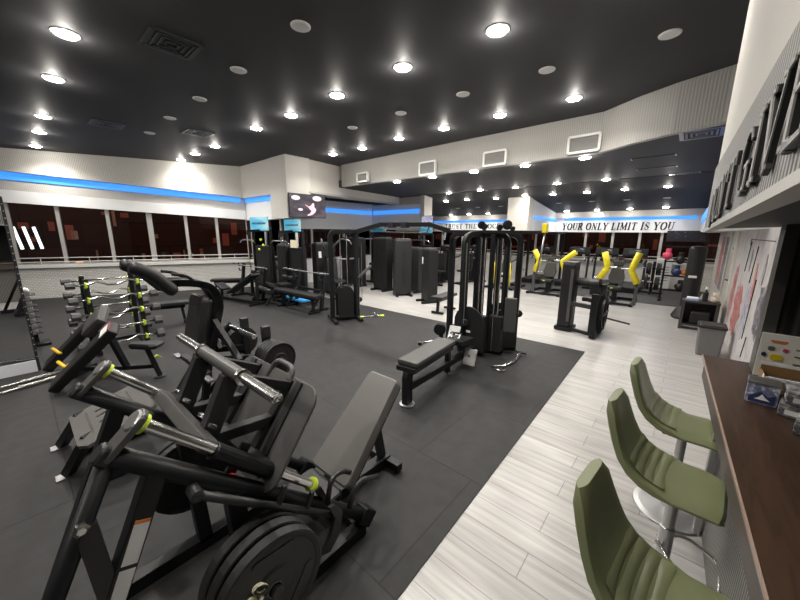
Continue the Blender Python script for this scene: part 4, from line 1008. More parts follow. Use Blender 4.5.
# low dark side table with odds and ends
t = thing('side_table', 'low dark side table with an open shelf by the beige door', 'table', (.33, 8.62, 0)); org((.33, 8.62, 0))
mb = MB().box((.06, 8.45, .54), (.62, 8.8, .575), .004); mb.build('table_top', 'desk_dark', t)
for x in (.09, .59): MB().box((x-.025, 8.46, 0), (x+.025, 8.79, .54), .003).build('side_panel', 'desk_dark', t)
MB().box((.115, 8.46, .08), (.565, 8.79, .11)).build('shelf', 'desk_dark', t)
MB().box((.115, 8.775, .11), (.565, 8.79, .54)).build('back_panel', 'black', t)
org()
t = thing('kit_bag', 'black bag on the open shelf of the low side table', 'bag', (.36, 8.6, .111)); MB().rot_box((0, 0, .13), (.3, .2, .26), None, .04).build('body', 'black', t); MB().bend([(-.08, 0, .25), (-.06, 0, .31), (.06, 0, .31), (.08, 0, .25)], .01, 8, .03).build('handle', 'steel_char', t)
t = thing('cloth_pile', 'folded blue and white cloth on the low side table', 'cloth', (.21, 8.56, .576)); MB().rot_box((0, 0, .02), (.2, .16, .04), None, .012).build('lower_fold', mat('cloth_blue', (.25, .33, .55), .8), t); MB().rot_box((.0, 0, .052), (.17, .14, .025), None, .01).build('upper_fold', 'wall_cool', t)
t = thing('soft_toy', 'small pale soft toy sitting on the low side table', 'toy', (.52, 8.56, .576)); mb = MB().ball((0, 0, .06), .06, 12, (1, .8, 1)); mb.build('body', 'plush', t); MB().ball((0, -.01, .145), .042).build('head', 'plush', t)
for s in (-1, 1): MB().ball((s*.03, 0, .18), .014, 8).build('ear', 'plush', t)
t = thing('spray_bottle', 'black bottle standing on the low side table beside the soft toy', 'bottle', (.39, 8.6, .576)); MB().lathe((0, 0, 0), (0, 0, 1), [(0, .038), (.004, .042), (.16, .042), (.2, .015), (.23, .015)], 16).build('body', 'black', t); MB().lathe((0, 0, .23), (0, 0, 1), [(0, .02), (.05, .02), (.052, .01)], 12).build('cap', 'white', t)
# ================================================================ LEFT BENCHES AND PRESS RACKS
def flat_bench(label, a, b, z, w=.28, legs=(.12, .88), wide=.3):
    """bench whose pad runs from a to b (floor points) at height z"""
    a, b = V((a[0], a[1], 0)), V((b[0], b[1], 0)); c = (a+b)/2; L = (b-a).length; d = (b-a).normalized()
    t = thing('flat_bench', label, 'bench', (c.x, c.y, FLZ), math.atan2(-d.x, d.y))
    MB().rot_box((0, 0, z-FLZ-.035), (w, L, .07), None, .018).build('pad', 'pad_black', t)
    MB().bar((0, -L*.42, z-.12), (0, L*.42, z-.12), .06, .06).build('frame', 'steel_black', t)
    for f in legs:
        y = (f-.5)*L
        MB().bar((0, y*.92, z-.1), (0, y*1.02, .03), .06, .05).build('leg', 'steel_black', t)
        MB().bar((-wide/2, y*1.02, .027), (wide/2, y*1.02, .027), .05, .05).build('foot', 'steel_black', t)
    return t
e1, e0 = at_z(188.5, 300, .45), at_z(134, 305, .45)
SB_ = flat_bench('long black sit up bench with a tilted padded post, behind the barbell rack', (e0.x, e0.y), (e1.x, e1.y), .45)
SB_.name = 'situp_bench'; L = (e1-e0).length
MB().tube([(0, -L*.52, .30), (0, -L*.50, .75), (0, -L*.42, 1.02)], [.06, .065, .055], 14).build('padded_post', 'pad_black', SB_)
for z in (.62, .80): MB().cyl((-.28, -L*.46, z), (.28, -L*.46, z), .055, 14).build('roller_pad', 'pad_black', SB_)
def press_rack(label, x0, x1, y, z):
    c = ((x0+x1)/2, y, FLZ); t = thing('press_rack', label, 'rack', c); h = (x1-x0)/2
    for s in (-1, 1):
        m = MB().bar((s*h, -.05, .04), (s*h, .08, z+.02), .075, .07, upv=(1, 0, 0)); m.build('upright', 'steel_black', t)
        MB().bar((s*h, -.36, .03), (s*h, .14, .03), .06, .055).build('foot', 'steel_black', t)
        MB().bar((s*h, -.32, .05), (s*h, .03, z*.55), .05, .05).build('brace', 'steel_black', t)
        for f in (.84, 1.0):
            m = MB().bar((s*h, .08, z*f-.02), (s*h, -.06, z*f-.03), .035, .03); m.bar((s*h, -.06, z*f-.04), (s*h, -.075, z*f+.05), .03, .03); m.build('bar_hook', 'steel_char', t)
    MB().bar((-h, .05, .45), (h, .05, .45), .05, .05).build('cross_bar', 'steel_black', t)
    return t
def olympic_bar(label, x, y, z, L=2.0, rz=0.):
    t = thing('long_barbell', label, 'barbell', (x, y, z), rz, 'long barbells on the press racks')
    MB().cyl((-L/2+.4, 0, 0), (L/2-.4, 0, 0), .016, 10).build('shaft', 'alu', t)
    for s in (-1, 1): MB().lathe((s*(L/2-.4), 0, 0), (s, 0, 0), [(0, .034), (.03, .034), (.032, .026), (.40, .026), (.40, .0001)], 12).build('sleeve', 'chrome', t)
press_rack('black bench press rack in the far left group, the one closer to the windows', -9.75, -8.5, 4.2, .9)
olympic_bar('bare barbell resting on the press rack closer to the windows', -9.12, 4.13, .905)
press_rack('black bench press rack in front of the mounted television, right of the other press rack', -7.4, -6.35, 4.55, .9)
olympic_bar('bare barbell resting on the press rack in front of the mounted television', -6.9, 4.48, .905)
a, b = at_z(278, 287.5, .46), at_z(318.5, 295.5, .46)
flat_bench('flat black bench in front of the right hand press rack', (a.x, a.y), (b.x, b.y), .46)
a, b = at_z(211, 279, .46), at_z(243, 278, .46)
flat_bench('flat black bench by the left window wall, behind the incline bench', (a.x, a.y), (b.x, b.y), .46)
p, q = at_z(229, 296, .12), at_z(256, 276, .75); c = (p+q)/2
t = thing('incline_bench', 'black incline bench with a raised back in front of the left press rack', 'bench', (c.x, c.y, FLZ)); org((c.x, c.y, FLZ))
d = (q-p).normalized(); side = V((0, 0, 1)).cross(d).normalized(); nr = d.cross(side)
MB().rot_box(p.lerp(q, .55)+V((0, 0, .05)), (.28, .07, (q-p).length*.9), M((side, nr, d)).transposed(), .018).build('back_pad', 'pad_black', t)
dh = V((d.x, d.y, 0)).normalized()
MB().bar(p - dh*.1 + V((0, 0, .18)), p - dh*.4 + V((0, 0, .32)), .26, .06, .015).build('seat_pad', 'pad_black', t)
m = MB().bar(V((p.x, p.y, .06)) - dh*.4, V((q.x, q.y, .06)), .07, .06); m.bar(V((q.x, q.y, .06)), q - V((0, 0, .04)), .06, .06); m.bar(V((p.x, p.y, .06)) - dh*.3, p - dh*.3 + V((0, 0, .26)), .06, .06)
m.bar(V((q.x, q.y, .04)) - side*.25, V((q.x, q.y, .04)) + side*.25, .05, .05); m.bar(V((p.x, p.y, .04)) - dh*.4 - side*.22, V((p.x, p.y, .04)) - dh*.4 + side*.22, .05, .05)
m.build('frame', 'steel_black', t); org()
c = at_z(268, 292, .3)
t = thing('roller_bench', 'low black bench with two roller pads between the two press racks', 'bench', (c.x, c.y, FLZ))
MB().cyl((-.42, 0, .34), (.3, -.06, .32), .075, 14).build('roller_pad', 'pad_black', t); MB().cyl((-.42, .2, .42), (.34, .16, .4), .075, 14).build('roller_pad', 'pad_black', t)
for x in (-.36, .26):
    m = MB().bar((x, -.2, .02), (x+.03, .05, .35), .05, .05); m.bar((x, .34, .02), (x, .14, .4), .05, .05); m.build('leg', 'steel_black', t)
c = at_y(297, 290, 4.62); c.x = max(c.x, -8.1); t = thing('exercise_step', 'bright blue exercise step on the floor behind the right hand press rack', 'step', (c.x, c.y, FLZ))
MB().rot_box((0, 0, .12), (.9, .34, .06), None, .015).build('platform', mat('step_blue', (.05, .3, .65), .45), t)
for s in (-1, 1): MB().rot_box((s*.33, 0, .045), (.14, .3, .09), None, .01).build('riser', 'steel_grey', t)

# ================================================================ TELEVISIONS AND POSTERS
def tv(label, c, rz, w, h, pic, tilt=0.):
    t = thing('television', label, 'television', c, rz); t.rotation_euler = (tilt, 0, rz)      # screen faces local -y
    MB().rot_box((0, .02, 0), (w, .05, h), None, .006).build('housing', 'black', t)
    MB().rot_box((0, -.006, 0), (w-.03, .004, h-.03)).build('screen', pic, t)
    MB().rot_box((0, .07, 0), (.2, .08, .2), None, .004).build('wall_mount', 'steel_char', t)
    return t
T1 = tv('wall mounted television showing a fighter in pink on a dark stage', (-8.115, 5.46, 2.54), PI/2, 1.16, .63, 'tv_dark')
m = MB(); m.prism((.1, -.0095, -.06), (1, 0, 0), (0, 0, 1), [(-.2, .1), (-.08, .05), (.0, .09), (.03, .14), (.08, .15), (.1, .1), (.09, .05), (.16, -.02), (.12, -.1), (.02, -.17), (-.1, -.2), (-.15, -.18), (-.05, -.13), (.0, -.06), (-.06, -.02), (-.1, .03), (-.18, .075)], .002)
pk = emit('tv_pink', (.62, .36, .42), .8); m.build('figure_image', pk, T1)
m = MB()
for x, z, r in ((-.38, .2, .09), (.3, .22, .1), (-.25, -.1, .05)): m.prism((x, -.0092, z), (1, 0, 0), (0, 0, 1), [(math.cos(k*PI/6)*r*1.5, math.sin(k*PI/6)*r*.7) for k in range(12)], .002)
m.build('stage_light_image', emit('tv_glow', (.5, .42, .46), .9), T1)
a = at_y(421.5, 216, YC-.3); b = at_y(433, 230, YC-.3)
tv('small television with a blue and white picture beside the far left column', ((a.x+b.x)/2, YC-.3, (a.z+b.z)/2), 0, b.x-a.x, a.z-b.z, 'tv_blue')
def poster(par, x0, x1, z0, z1, y, kind):
    o = MB().box((x0, y, z0), (x1, y+.02, z1)).build('poster', 'poster_sky', par); o['label'] = 'pale blue poster'
    m = MB(); h = z1-z0; w = x1-x0; n = 11
    for k in range(n): m.box((x0+w*(.1+.8*k/n), y-.004, z0+h*.46), (x0+w*(.1+.8*(k+.62)/n), y, z0+h*.6))
    m.build('poster_line', 'navy', o)
# ================================================================ SELECTORISED MACHINES
def selector(label, c, rz, h=1.5, w=.5, kind='press', shroud='shroud', sticker=True, seat=True, name='weight_machine'):
    """weight tower at the back, seat in front of it towards local -y"""
    t = thing(name, label, 'weight machine', (c[0], c[1], FLZ if c[1] < 5.6 else .0), rz)
    MB().rot_box((0, 0, .06+h/2), (w, .30, h), None, .035).build('shroud', shroud, t)
    MB().rot_box((0, 0, .06+h+.012), (w*.86, .24, .04), None, .012).build('top_cap', 'steel_grey', t)
    m = MB().rot_box((0, -.153, .06+h*.5), (w*.16, .006, h*.62)); m.build('slot', 'black', t)
    m = MB()
    for s in (-1, 1): m.bar((s*w*.42, -.30, .035), (s*w*.42, .22, .035), .06, .06)
    if seat: m.bar((0, -.15, .06), (0, -1.15, .06), .08, .06); m.bar((-.3, -1.13, .04), (.3, -1.13, .04), .06, .06)
    m.build('base_frame', 'steel_black', t)
    if sticker: MB().rot_box((-w*.3, -.154, .06+h*.78), (w*.14, .004, h*.13)).build('sticker', 'label', t)['label'] = 'white instruction sticker'
    if seat:
        MB().bar((0, -.78, .08), (0, -.78, .44), .07, .07).build('seat_post', 'steel_black', t)
        MB().rot_box((0, -.80, .475), (.36, .38, .075), None, .025).build('seat', 'pad_black', t)
        MB().rot_box((0, -.52, .80), (.32, .08, .62), M.Rotation(-.12, 3, 'X'), .03).build('backrest', 'pad_black', t)
        m = MB().bar((0, -.46, .1), (0, -.42, 1.15), .06, .06); m.bar((0, -.42, 1.1), (0, -.14, 1.1), .06, .06); m.build('back_post', 'steel_black', t)
        for s in (-1, 1):
            if kind == 'press': pts = [(s*.12, -.42, 1.25), (s*.36, -.45, 1.2), (s*.38, -.62, .98), (s*.38, -.86, .95)]
            elif kind == 'pull': pts = [(s*.10, -.3, 1.35), (s*.3, -.5, 1.65), (s*.42, -.78, 1.62), (s*.46, -.86, 1.5)]
            else: pts = [(s*.1, -.7, .3), (s*.34, -.7, .42), (s*.36, -1.1, .38), (s*.12, -1.15, .36)]
            MB().bend(pts, .022, 9, .09).build('arm', 'alu' if kind == 'pull' else 'steel_char', t)
            MB().cyl(V(pts[-2]).lerp(V(pts[-1]), .25), pts[-1], .03, 10).build('grip', 'pad_black', t)
    return t
def lat_tower(label, x0, x1, y, ztop, pz0, pz1, note=False, lime=False):
    c = (x0+x1)/2; w = x1-x0
    t = thing('pulldown_machine', label, 'weight machine', (c, y, FLZ))
    for s in (-1, 1): MB().bar((s*w*.5, 0, .03), (s*w*.5, 0, ztop), .06, .06).build('upright', 'steel_black', t)
    MB().bar((-w*.5, 0, ztop), (w*.5, 0, ztop), .06, .06).build('top_beam', 'steel_black', t)
    MB().rot_box((0, .06, .75), (w*.8, .16, 1.35), None, .02).build('shroud', 'shroud', t)
    MB().bar((0, -.03, ztop), (0, -.42, ztop-.02), .06, .07).build('boom', 'steel_black', t)
    MB().lathe((-.02, -.38, ztop-.08), (1, 0, 0), [(0, .06), (.006, .065), (.012, .055), (.028, .055), (.034, .065), (.04, .06)], 16).build('pulley', 'steel_char', t)
    MB().cyl((0, -.44, ztop-.1), (0, -.44, 1.62), .005, 6).build('pull_cable', 'cable', t)
    MB().bend([(-.45, -.44, 1.52), (-.32, -.44, 1.6), (.32, -.44, 1.6), (.45, -.44, 1.52)], .016, 8, .08).build('lat_bar', 'chrome', t)
    MB().rot_box((0, -.4, .5), (.34, .30, .07), None, .02).build('seat', 'pad_black', t); MB().bar((0, -.4, .05), (0, -.4, .48), .07, .07).build('seat_post', 'steel_black', t)
    m = MB().bar((0, 0, .05), (0, -.46, .05), .08, .06); m.bar((-.22, -.44, .035), (.22, -.44, .035), .06, .06); m.build('base_frame', 'steel_black', t)
    for s in (-1, 1): MB().cyl((s*.05, -.24, .66), (s*.24, -.24, .66), .06, 12).build('thigh_roller', 'pad_black', t)
    MB().bar((0, -.24, .1), (0, -.24, .66), .05, .05).build('roller_post', 'steel_black', t)
    poster(t, -w*.5, w*.5, pz0, pz1, -.06, 0)
    if note: MB().rot_box((.02, -.045, 1.52), (w*.42, .006, .2)).build('note', 'cream', t)['label'] = 'cream paper note'
    if lime:
        for x, z in ((-.3, 1.56), (.1, 1.6), (.2, 1.45), (.0, 1.32)): MB().ball((x*w*1.2, -.1, z), .05, 10, (1.2, .6, .8)).build('lime_grip', 'lime', t)
    return t
a, b = at_y(252.3, 225, 4.72), at_y(270, 225, 4.72); lat_tower('tall pulldown machine with lime grips under a pale blue poster, nearer the windows', a.x, b.x, 4.72, 1.86, 1.86, 2.24, lime=True)
a, b = at_y(286, 224, 4.78), at_y(302, 224, 4.78); lat_tower('tall pulldown machine with a cream note under a pale blue poster below the television', a.x, b.x, 4.78, 1.84, 1.84, 2.14, note=True)
a, b = at_y(372, 230, 8.9), at_y(386, 230, 8.9); lat_tower('pulldown machine under a small pale blue poster, behind the edge on grey tower', a.x, b.x, 8.9, 1.8, 1.84, 2.0)
a, b = at_y(421, 231, 8.9), at_y(433, 231, 8.9); lat_tower('pulldown machine under a small pale blue poster, beside the far left column', a.x, b.x, 8.9, 1.78, 1.82, 2.0)
p = at_y(279, 262, 4.6); selector('black machine with a tall rounded shroud between the two pulldown machines', (p.x, 4.82), .0, 1.42, .45, 'press', 'shroud', False, False)
p = at_y(321, 262, 5.9); selector('black weight machine with a white side panel right of the second pulldown machine', (p.x, 6.0), 1.4, 1.45, .62, 'pull')
p = at_y(345, 262, 7.3); selector('wide black weight tower behind the left cable station', (p.x+.1, 7.6), .0, 1.58, .95, 'pull', 'shroud', False, False)
p = at_z(378, 291, 0); selector('second wide black weight tower behind the left cable station', (p.x, 7.6), .0, 1.6, .6, 'pull', 'shroud', False, False)
p = at_z(396, 296, 0); selector('dark grey weight tower seen edge on, in the middle of the white floor', (p.x+.05, 7.35), .95, 1.58, .5, 'legs', 'shroud_grey', False, False)
p = at_z(413, 292, 0); selector('broad dark grey weight tower right of the edge on tower', (p.x, p.y+.1), -.15, 1.3, .6, 'press', 'shroud_grey', False, False)
p = at_z(429, 302, 0); selector('black weight tower with a white sticker left of the central cable station', (p.x, p.y), -.5, 1.36, .42, 'legs', 'shroud', True, False)
p, q = at_z(436, 297, .42), at_z(452, 292, .42)
flat_bench('small black bench left of the central cable station on the white floor', (p.x, p.y), (q.x, q.y), .42, .3)
for k, (x, y, Y, h, kind, lb) in enumerate(((352, 265, 9.4, 1.5, 'pull', 'black back row weight machine, leftmost of four under the process slogan'), (385, 262, 9.8, 1.6, 'pull', 'black back row weight machine, second from left of four under the process slogan'), (447, 268, 10.6, 1.3, 'press', 'black back row weight machine, third from left of four under the process slogan'), (478, 268, 11.4, 1.3, 'press', 'black back row weight machine, rightmost of four under the process slogan'))):
    p = at_y(x, y, Y); selector(lb, (p.x, Y), (.1, -.1, .2, -.2)[k], h, .5, kind, 'shroud', True, k > 1)

# ================================================================ LEFT CABLE STATION, ARCH AND CENTRAL CABLE STATION
PA, PB = at_z(333, 320.5, FLZ), at_z(357, 318, FLZ)
PB.x, PB.y = PB.x, PB.y
base = (PA+PB)/2; org(base)
t = thing('cable_station', 'black cable station with a round topped shield at the left end of the arched beam', 'weight machine', base)
zt = 1.80
dm = (PB-PA); dm.z = 0; dl = dm.length; dm.normalize(); pm = V((-dm.y, dm.x, 0))
m = MB(); 
fr = [V((PA.x, PA.y, .02)), V((PA.x, PA.y, zt+.05)), V((PA.x, PA.y, zt+.05)) + dm*dl*.5 , V((PB.x, PB.y, zt+.05)) ]
pf = fillet(fr[:3], .14, 6)
for u, v in zip(pf, pf[1:]): m.bar(u, v, .09, .07, .005, upv=pm, ext=.012)
m.bar(pf[-1], fr[3], .09, .07, .005); m.build('bent_frame', 'steel_black', t)
MB().bar(V((PB.x, PB.y, .02)), V((PB.x, PB.y, zt+.05)), .09, .09).build('upright', 'steel_black', t)
m = MB().bar(PA+V((0, 0, .04)), PB+V((0, 0, .04)), .08, .06)
for p in (PA, PB): m.bar(p - pm*.35 + V((0, 0, .035)), p + pm*.35 + V((0, 0, .035)), .07, .05)
m.build('base_frame', 'steel_black', t)
c = (PA+PB)/2
def shield(c, ex, w, h, th, par, name='shield', m='shroud'):
    pts = [(-w/2, 0), (w/2, 0)] + [(w/2*math.cos(PI*k/14), h-w/2+w/2*math.sin(PI*k/14)) for k in range(15)]
    return MB().prism(c, ex, (0, 0, 1), pts, th, .008).build(name, m, par)
shield(V((c.x, c.y, .08)) - pm*.12, dm, dl*.62, .68, .03, t); shield(V((c.x, c.y, .08)) + pm*.12, dm, dl*.62, .66, .03, t)
m = MB()
for s in (-.07, .07): m.cyl(V((c.x, c.y, .08)) + dm*s, V((c.x, c.y, zt)) + dm*s, .011, 8)
m.build('guide_rod', 'chrome', t)
MB().rot_box(V((c.x, c.y, .36)), (dl*.5, .14, .5), M.Rotation(math.atan2(dm.y, dm.x), 3, 'Z'), .004).build('weight_stack', 'iron', t)
m = MB()
for k in range(2):
    q = V((PA.x, PA.y, 0)).lerp(V((PB.x, PB.y, 0)), .25+.5*k); m.bar(q+V((0, 0, 1.30)), q+dm*.2+V((0, 0, 1.30)), .03, .03)
m.build('cable_bracket', 'alu', t)
for z in (.42, 1.62):
    q = V((PB.x, PB.y, z)) + dm*.07; MB().lathe(q - pm*.02, pm, [(0, .05), (.006, .055), (.014, .045), (.026, .045), (.034, .055), (.04, .05)], 16).build('pulley', 'steel_char', t)
MB().cyl(V((PB.x, PB.y, .42)) + dm*.125, V((PB.x, PB.y, 1.62)) + dm*.125, .005, 6).build('pull_cable', 'cable', t)
MB().bar(V((PB.x, PB.y, .9)) + dm*.05, V((PB.x, PB.y, 1.15)) + dm*.30 - pm*.1, .12, .05, .015).build('side_pad', 'pad_light', t)
MB().rot_box(V((PB.x, PB.y, .75)) + dm*.055 - pm*.0, (.016, .05, 1.1), M.Rotation(math.atan2(dm.y, dm.x), 3, 'Z')).build('height_rail', 'alu', t)
org()
# central station
Jc = V((-2.30, 4.72, FLZ)); org(Jc)
J = thing('cable_station', 'large black central cable station with four rounded tube frames and round shields', 'weight machine', Jc)
TOPZ = 1.83
ct = V((Jc.x-.08, Jc.y-.05, TOPZ))
posts = [at_z(460.5, 351, FLZ), at_z(500.5, 352, FLZ), at_z(512.5, 349, FLZ), at_z(449, 337, FLZ)]
for p in posts:
    m = MB(); tgt = V((ct.x, ct.y, TOPZ)); q = V((p.x, p.y, 0)); dd = (V((tgt.x, tgt.y, 0))-q).normalized()
    pf = fillet([q + V((0, 0, .02)), q + V((0, 0, TOPZ)), tgt], .17, 7); sd_ = V((-dd.y, dd.x, 0))
    for u, v in zip(pf, pf[1:]): m.bar(u, v, .085, .085, .012, upv=sd_, ext=.014)
    m.build('tube_frame', 'steel_black', J)
m = MB()
for p in posts: m.bar(V((p.x, p.y, .05)), V((Jc.x, Jc.y, .05)), .09, .07)
for p, q in ((posts[0], posts[1]), (posts[2], posts[3])): m.bar(V((p.x, p.y, .05)), V((q.x, q.y, .05)), .08, .06)
m.build('base_frame', 'steel_black', J)
m = MB()
for dx in (-.12, .12):
    for dy in (-.1, .1): m.bar((Jc.x+dx, Jc.y+dy, .05), (Jc.x+dx, Jc.y+dy, TOPZ), .06, .06)
m.build('core_post', 'steel_black', J)
m = MB()
for dx, dy in ((-.30, -.18), (-.22, -.2), (.02, -.28), (.08, -.28), (.22, -.16), (.28, -.14), (-.02, .22), (.2, .2)): m.cyl((Jc.x+dx, Jc.y+dy, .06), (Jc.x+dx, Jc.y+dy, TOPZ-.06), .0125, 8)
m.build('guide_rod', 'chrome', J)
for dx, dy in ((-.26, -.19), (.05, -.24), (.25, -.1), (.1, .2)): MB().rot_box((Jc.x+dx, Jc.y+dy, .34), (.2, .12, .55), None, .004).build('weight_stack', 'iron', J)
shield(V((-2.38, 4.38, .07)), (1, -.12, 0), .56, .68, .03, J); shield(V((-2.70, 4.72, .07)), (.4, -1, 0), .46, .66, .03, J)
shield(V((-1.98, 4.78, .07)), (.5, .86, 0), .46, .66, .03, J); shield(V((-2.2, 5.06, .07)), (1, .05, 0), .46, .66, .03, J)
MB().rot_box((-2.38, 4.362, .36), (.07, .004, .035), None).build('badge', 'label', J)
m = MB()
a, b = at_y(448, 230, 4.62), at_y(545, 231, 4.62)
m.bar((a.x, 4.62, 1.87), (b.x, 4.62, 1.86), .06, .045); m.build('top_beam', 'steel_black', J)
for x, y, r in ((482, 225, .055), (500, 227.5, .04), (508, 225, .065), (513, 228.5, .03)):
    p = at_y(x, y, 4.62); MB().lathe((p.x-.02, 4.62, p.z), (1, -.6, 0), [(0, r), (.008, r*1.05), (.016, r*.85), (.028, r*.85), (.036, r*1.05), (.044, r)], 20).build('pulley', 'steel_black', J)
MB().bar((Jc.x-.05, 4.62, 1.89), (Jc.x+.0, 4.62, 1.97), .05, .05).build('pulley_bracket', 'steel_black', J)
mp = at_y(511, 304, 4.62); MB().rot_box((mp.x, 4.62, .66), (.17, .06, .52), M.Rotation(.35, 3, 'Z'), .02).build('back_pad', 'pad_grey', J)
MB().bar((mp.x-.1, 4.72, .72), (mp.x, 4.65, .72), .05, .05).build('pad_arm', 'steel_black', J)
for k, p in enumerate((posts[1], posts[2], posts[0])):
    z = (.45, .62, .5)[k]; MB().lathe(V((p.x+.06, p.y-.02, z)), (.5, -1, 0), [(0, .05), (.006, .055), (.014, .045), (.026, .045), (.034, .055), (.04, .05)], 14).build('pulley', 'steel_char', J)
    MB().cyl((p.x+.08, p.y-.09, z), (p.x+.08, p.y-.09, 1.7), .005, 6).build('pull_cable', 'cable', J)
for k, p in enumerate((posts[1], posts[2])): MB().rot_box((p.x, p.y-.05, 1.0), (.025, .012, 1.3)).build('height_rail', 'steel_char', J)
st = b; o = MB().tube([(b.x, 4.62, 1.86), (b.x-.02, 4.62, 1.6), (b.x-.05, 4.6, 1.32)], .012, 8).build('hanging_strap', 'alu', J); MB().rot_box((b.x, 4.62, 1.915), (.06, .07, .12), None, .008).build('strap_cuff', 'yellow', o)
org()
# arch beam between the two stations
a0 = V((PB.x, PB.y, zt+.05)); a1, a2_, a3 = at_y(381, 224.5, 4.55), at_y(430, 224.5, 4.6), V((a.x, 4.62, 1.885))
mid = (a1+a2_)/2; org(mid)
t = thing('arch_beam', 'black arched pull up beam joining the left and the central cable station', 'beam', mid)
m = MB()
for u, v in ((a0, a1), (a1, a2_), (a2_, a3)): m.bar(u, v, .075, .075, .006, ext=.02)
m.build('beam', 'steel_black', t)
m = MB()
for f in (.25, .52): q = a1.lerp(a2_, f); m.bar(q + V((-.06, 0, -.01)), q + V((.06, 0, -.01)), .10, .10)
m.build('clamp', 'steel_char', t)
u, v = a1 + V((.15, -.02, -.14)), a2_ + V((-.05, -.02, -.14))
MB().tube([a1 + V((.1, 0, 0)), u, v, a2_], .014, 8).build('pull_up_bar', 'steel_grey', t); org()
# seated row bench in front of the central station
r0, r1 = V((-2.075, 2.46, 0)), V((-2.24, 3.95, 0)); dr = (r1-r0).normalized(); sr = V((dr.y, -dr.x, 0)); org((-2.1, 3, FLZ))
t = thing('row_bench', 'long low row bench with pale foot plates before the central cable station', 'bench', (-2.1, 3, FLZ))
MB().rot_box(r0 + dr*.54 + V((0, 0, .482)), (.25, .94, .06), M((sr, dr, V((0, 0, 1)))).transposed(), .02).build('seat_pad', 'pad_grey', t)
MB().rot_box(r0 + dr*.50 + V((0, 0, .425)), (.235, .92, .05), M((sr, dr, V((0, 0, 1)))).transposed(), .0).build('pad_board', 'black', t)
m = MB(); pf = fillet([r0 + dr*.08 + V((0, 0, .03)), r0 + dr*.08 + V((0, 0, .40)), r0 + dr*.45 + V((0, 0, .40))], .1, 6)
for u, v in zip(pf, pf[1:]): m.bar(u, v, .11, .07, .006, upv=sr, ext=.012)
m.bar(pf[-1], r0 + dr*1.25 + V((0, 0, .40)), .07, .07); m.build('front_leg', 'steel_black', t)
MB().lathe(r0 + dr*.08 + V((0, 0, FLZ)), (0, 0, 1), [(0, .085), (.01, .085), (.016, .06)], 20).build('foot', 'alu', t)
MB().bar(r0 + dr*.10 + V((0, 0, .21)), r1 + dr*.45 + V((0, 0, .10)), .08, .08, .006).build('rail', 'steel_black', t)
MB().bar(r0 + dr*1.2 + V((0, 0, .40)), r1 + dr*.1 + V((0, 0, .36)), .26, .06, .01).build('slide_carriage', 'steel_black', t)
MB().bar(r0 + dr*1.05 + V((0, 0, .03)), r0 + dr*1.05 + V((0, 0, .4)), .06, .06).build('rear_leg', 'steel_black', t)
for s, dz, dy in ((-1, .40, .08), (1, .17, -.10)):
    q = r1 + sr*s*.17 + V((0, 0, dz)) + dr*dy
    f = MB().rot_box(q, (.17, .018, .23), M((sr, dr, V((0, 0, 1)))).transposed() @ M.Rotation(-.45, 3, 'X'), .004).build('foot_plate', 'alu', t); f['label'] = 'pale metal foot plate'
    MB().bar(q + dr*.0, r1 + sr*s*.03 + V((0, 0, .2)), .04, .04).build('plate_arm', 'steel_black', t)
org()
q = r0 + dr*1.30 + V((0, 0, .455)); t = thing('row_attachment', 'chrome double grip row handle lying on the slide of the row bench', 'handle', q); org(q)
for s in (-1, 1):
    MB().bend([q + dr*.16, q + sr*s*.07 + V((0, 0, .06)) - dr*.02, q + sr*s*.07 - dr*.10 + V((0, 0, .0)), q + sr*s*.02 + V((0, 0, .0))], .011, 8, .02).build('grip', 'chrome', t)
org()
# attachments on the floor
a, b = at_z(498, 369, .03), at_z(522, 354, .03); c = (a+b)/2; d = (b-a).normalized(); s_ = V((-d.y, d.x, 0)); t = thing('curl_attachment', 'chrome cable handle with a loop lying on the rubber floor right of the central station', 'handle', c); org(c)
MB().bend([a + s_*.10 , a - s_*.02 - d*.05, a - s_*.10 + d*.03, a + d*.16, a + d*.0 + s_*.10 + d*.06], .010, 8, .05).build('loop_grip', 'chrome', t)
MB().bend([a + d*.12, c - s_*.05, b - d*.1 + V((0, 0, .03)), b + V((0, 0, .02))], .013, 8, .06).build('shaft', 'chrome', t); MB().cyl(b - s_*.06 + V((0, 0, .02)), b + s_*.10 + V((0, 0, .02)), .018, 10).build('end_grip', 'steel_char', t); org()
a, b = at_z(420, 343, .035), at_z(452, 338, .16); c = (a+b)/2; t = thing('low_row_bar', 'chrome attachment bar leaning on the base of the central station with a black end', 'handle', c); org(c)
MB().cyl(a, b, .014, 10).build('shaft', 'chrome', t); MB().lathe(a, a-b, [(-.02, .03), (.03, .034), (.034, .02)], 12).build('end_knob', 'black', t); org()
p = at_z(441, 329, .28); t = thing('wheel_pulley', 'black round cable wheel on a short post left of the central station', 'pulley', (p.x, p.y, FLZ)); org((p.x, p.y, FLZ))
MB().lathe(p - V((.02, 0, 0)), (.5, -1, .0), [(0, .09), (.01, .1), (.02, .08), (.04, .08), (.05, .1), (.06, .09)], 24).build('wheel', 'steel_black', t); MB().bar((p.x, p.y+.02, .02), p, .05, .05).build('post', 'steel_char', t); MB().rot_box((p.x, p.y, .02), (.2, .16, .02), None, .004).build('foot', 'steel_black', t); org()
a, b = at_z(359, 317, .03), at_z(384, 315.5, .03); c = (a+b)/2; t = thing('lat_bar', 'chrome lat bar with lime ends lying on the floor by the left cable station', 'handle', c); org(c)
MB().cyl(a, b, .014, 8).build('shaft', 'chrome', t)
for p, q in ((a, b), (b, a)): MB().cyl(p, p.lerp(q, .18), .02, 8).build('grip', 'lime', t)
q = a.lerp(b, .55); MB().bend([q + V((-.1, 0, 0)), q + V((0, .05, .09)), q + V((.1, 0, 0))], .01, 8, .04).build('hanger', 'chrome', t); org()

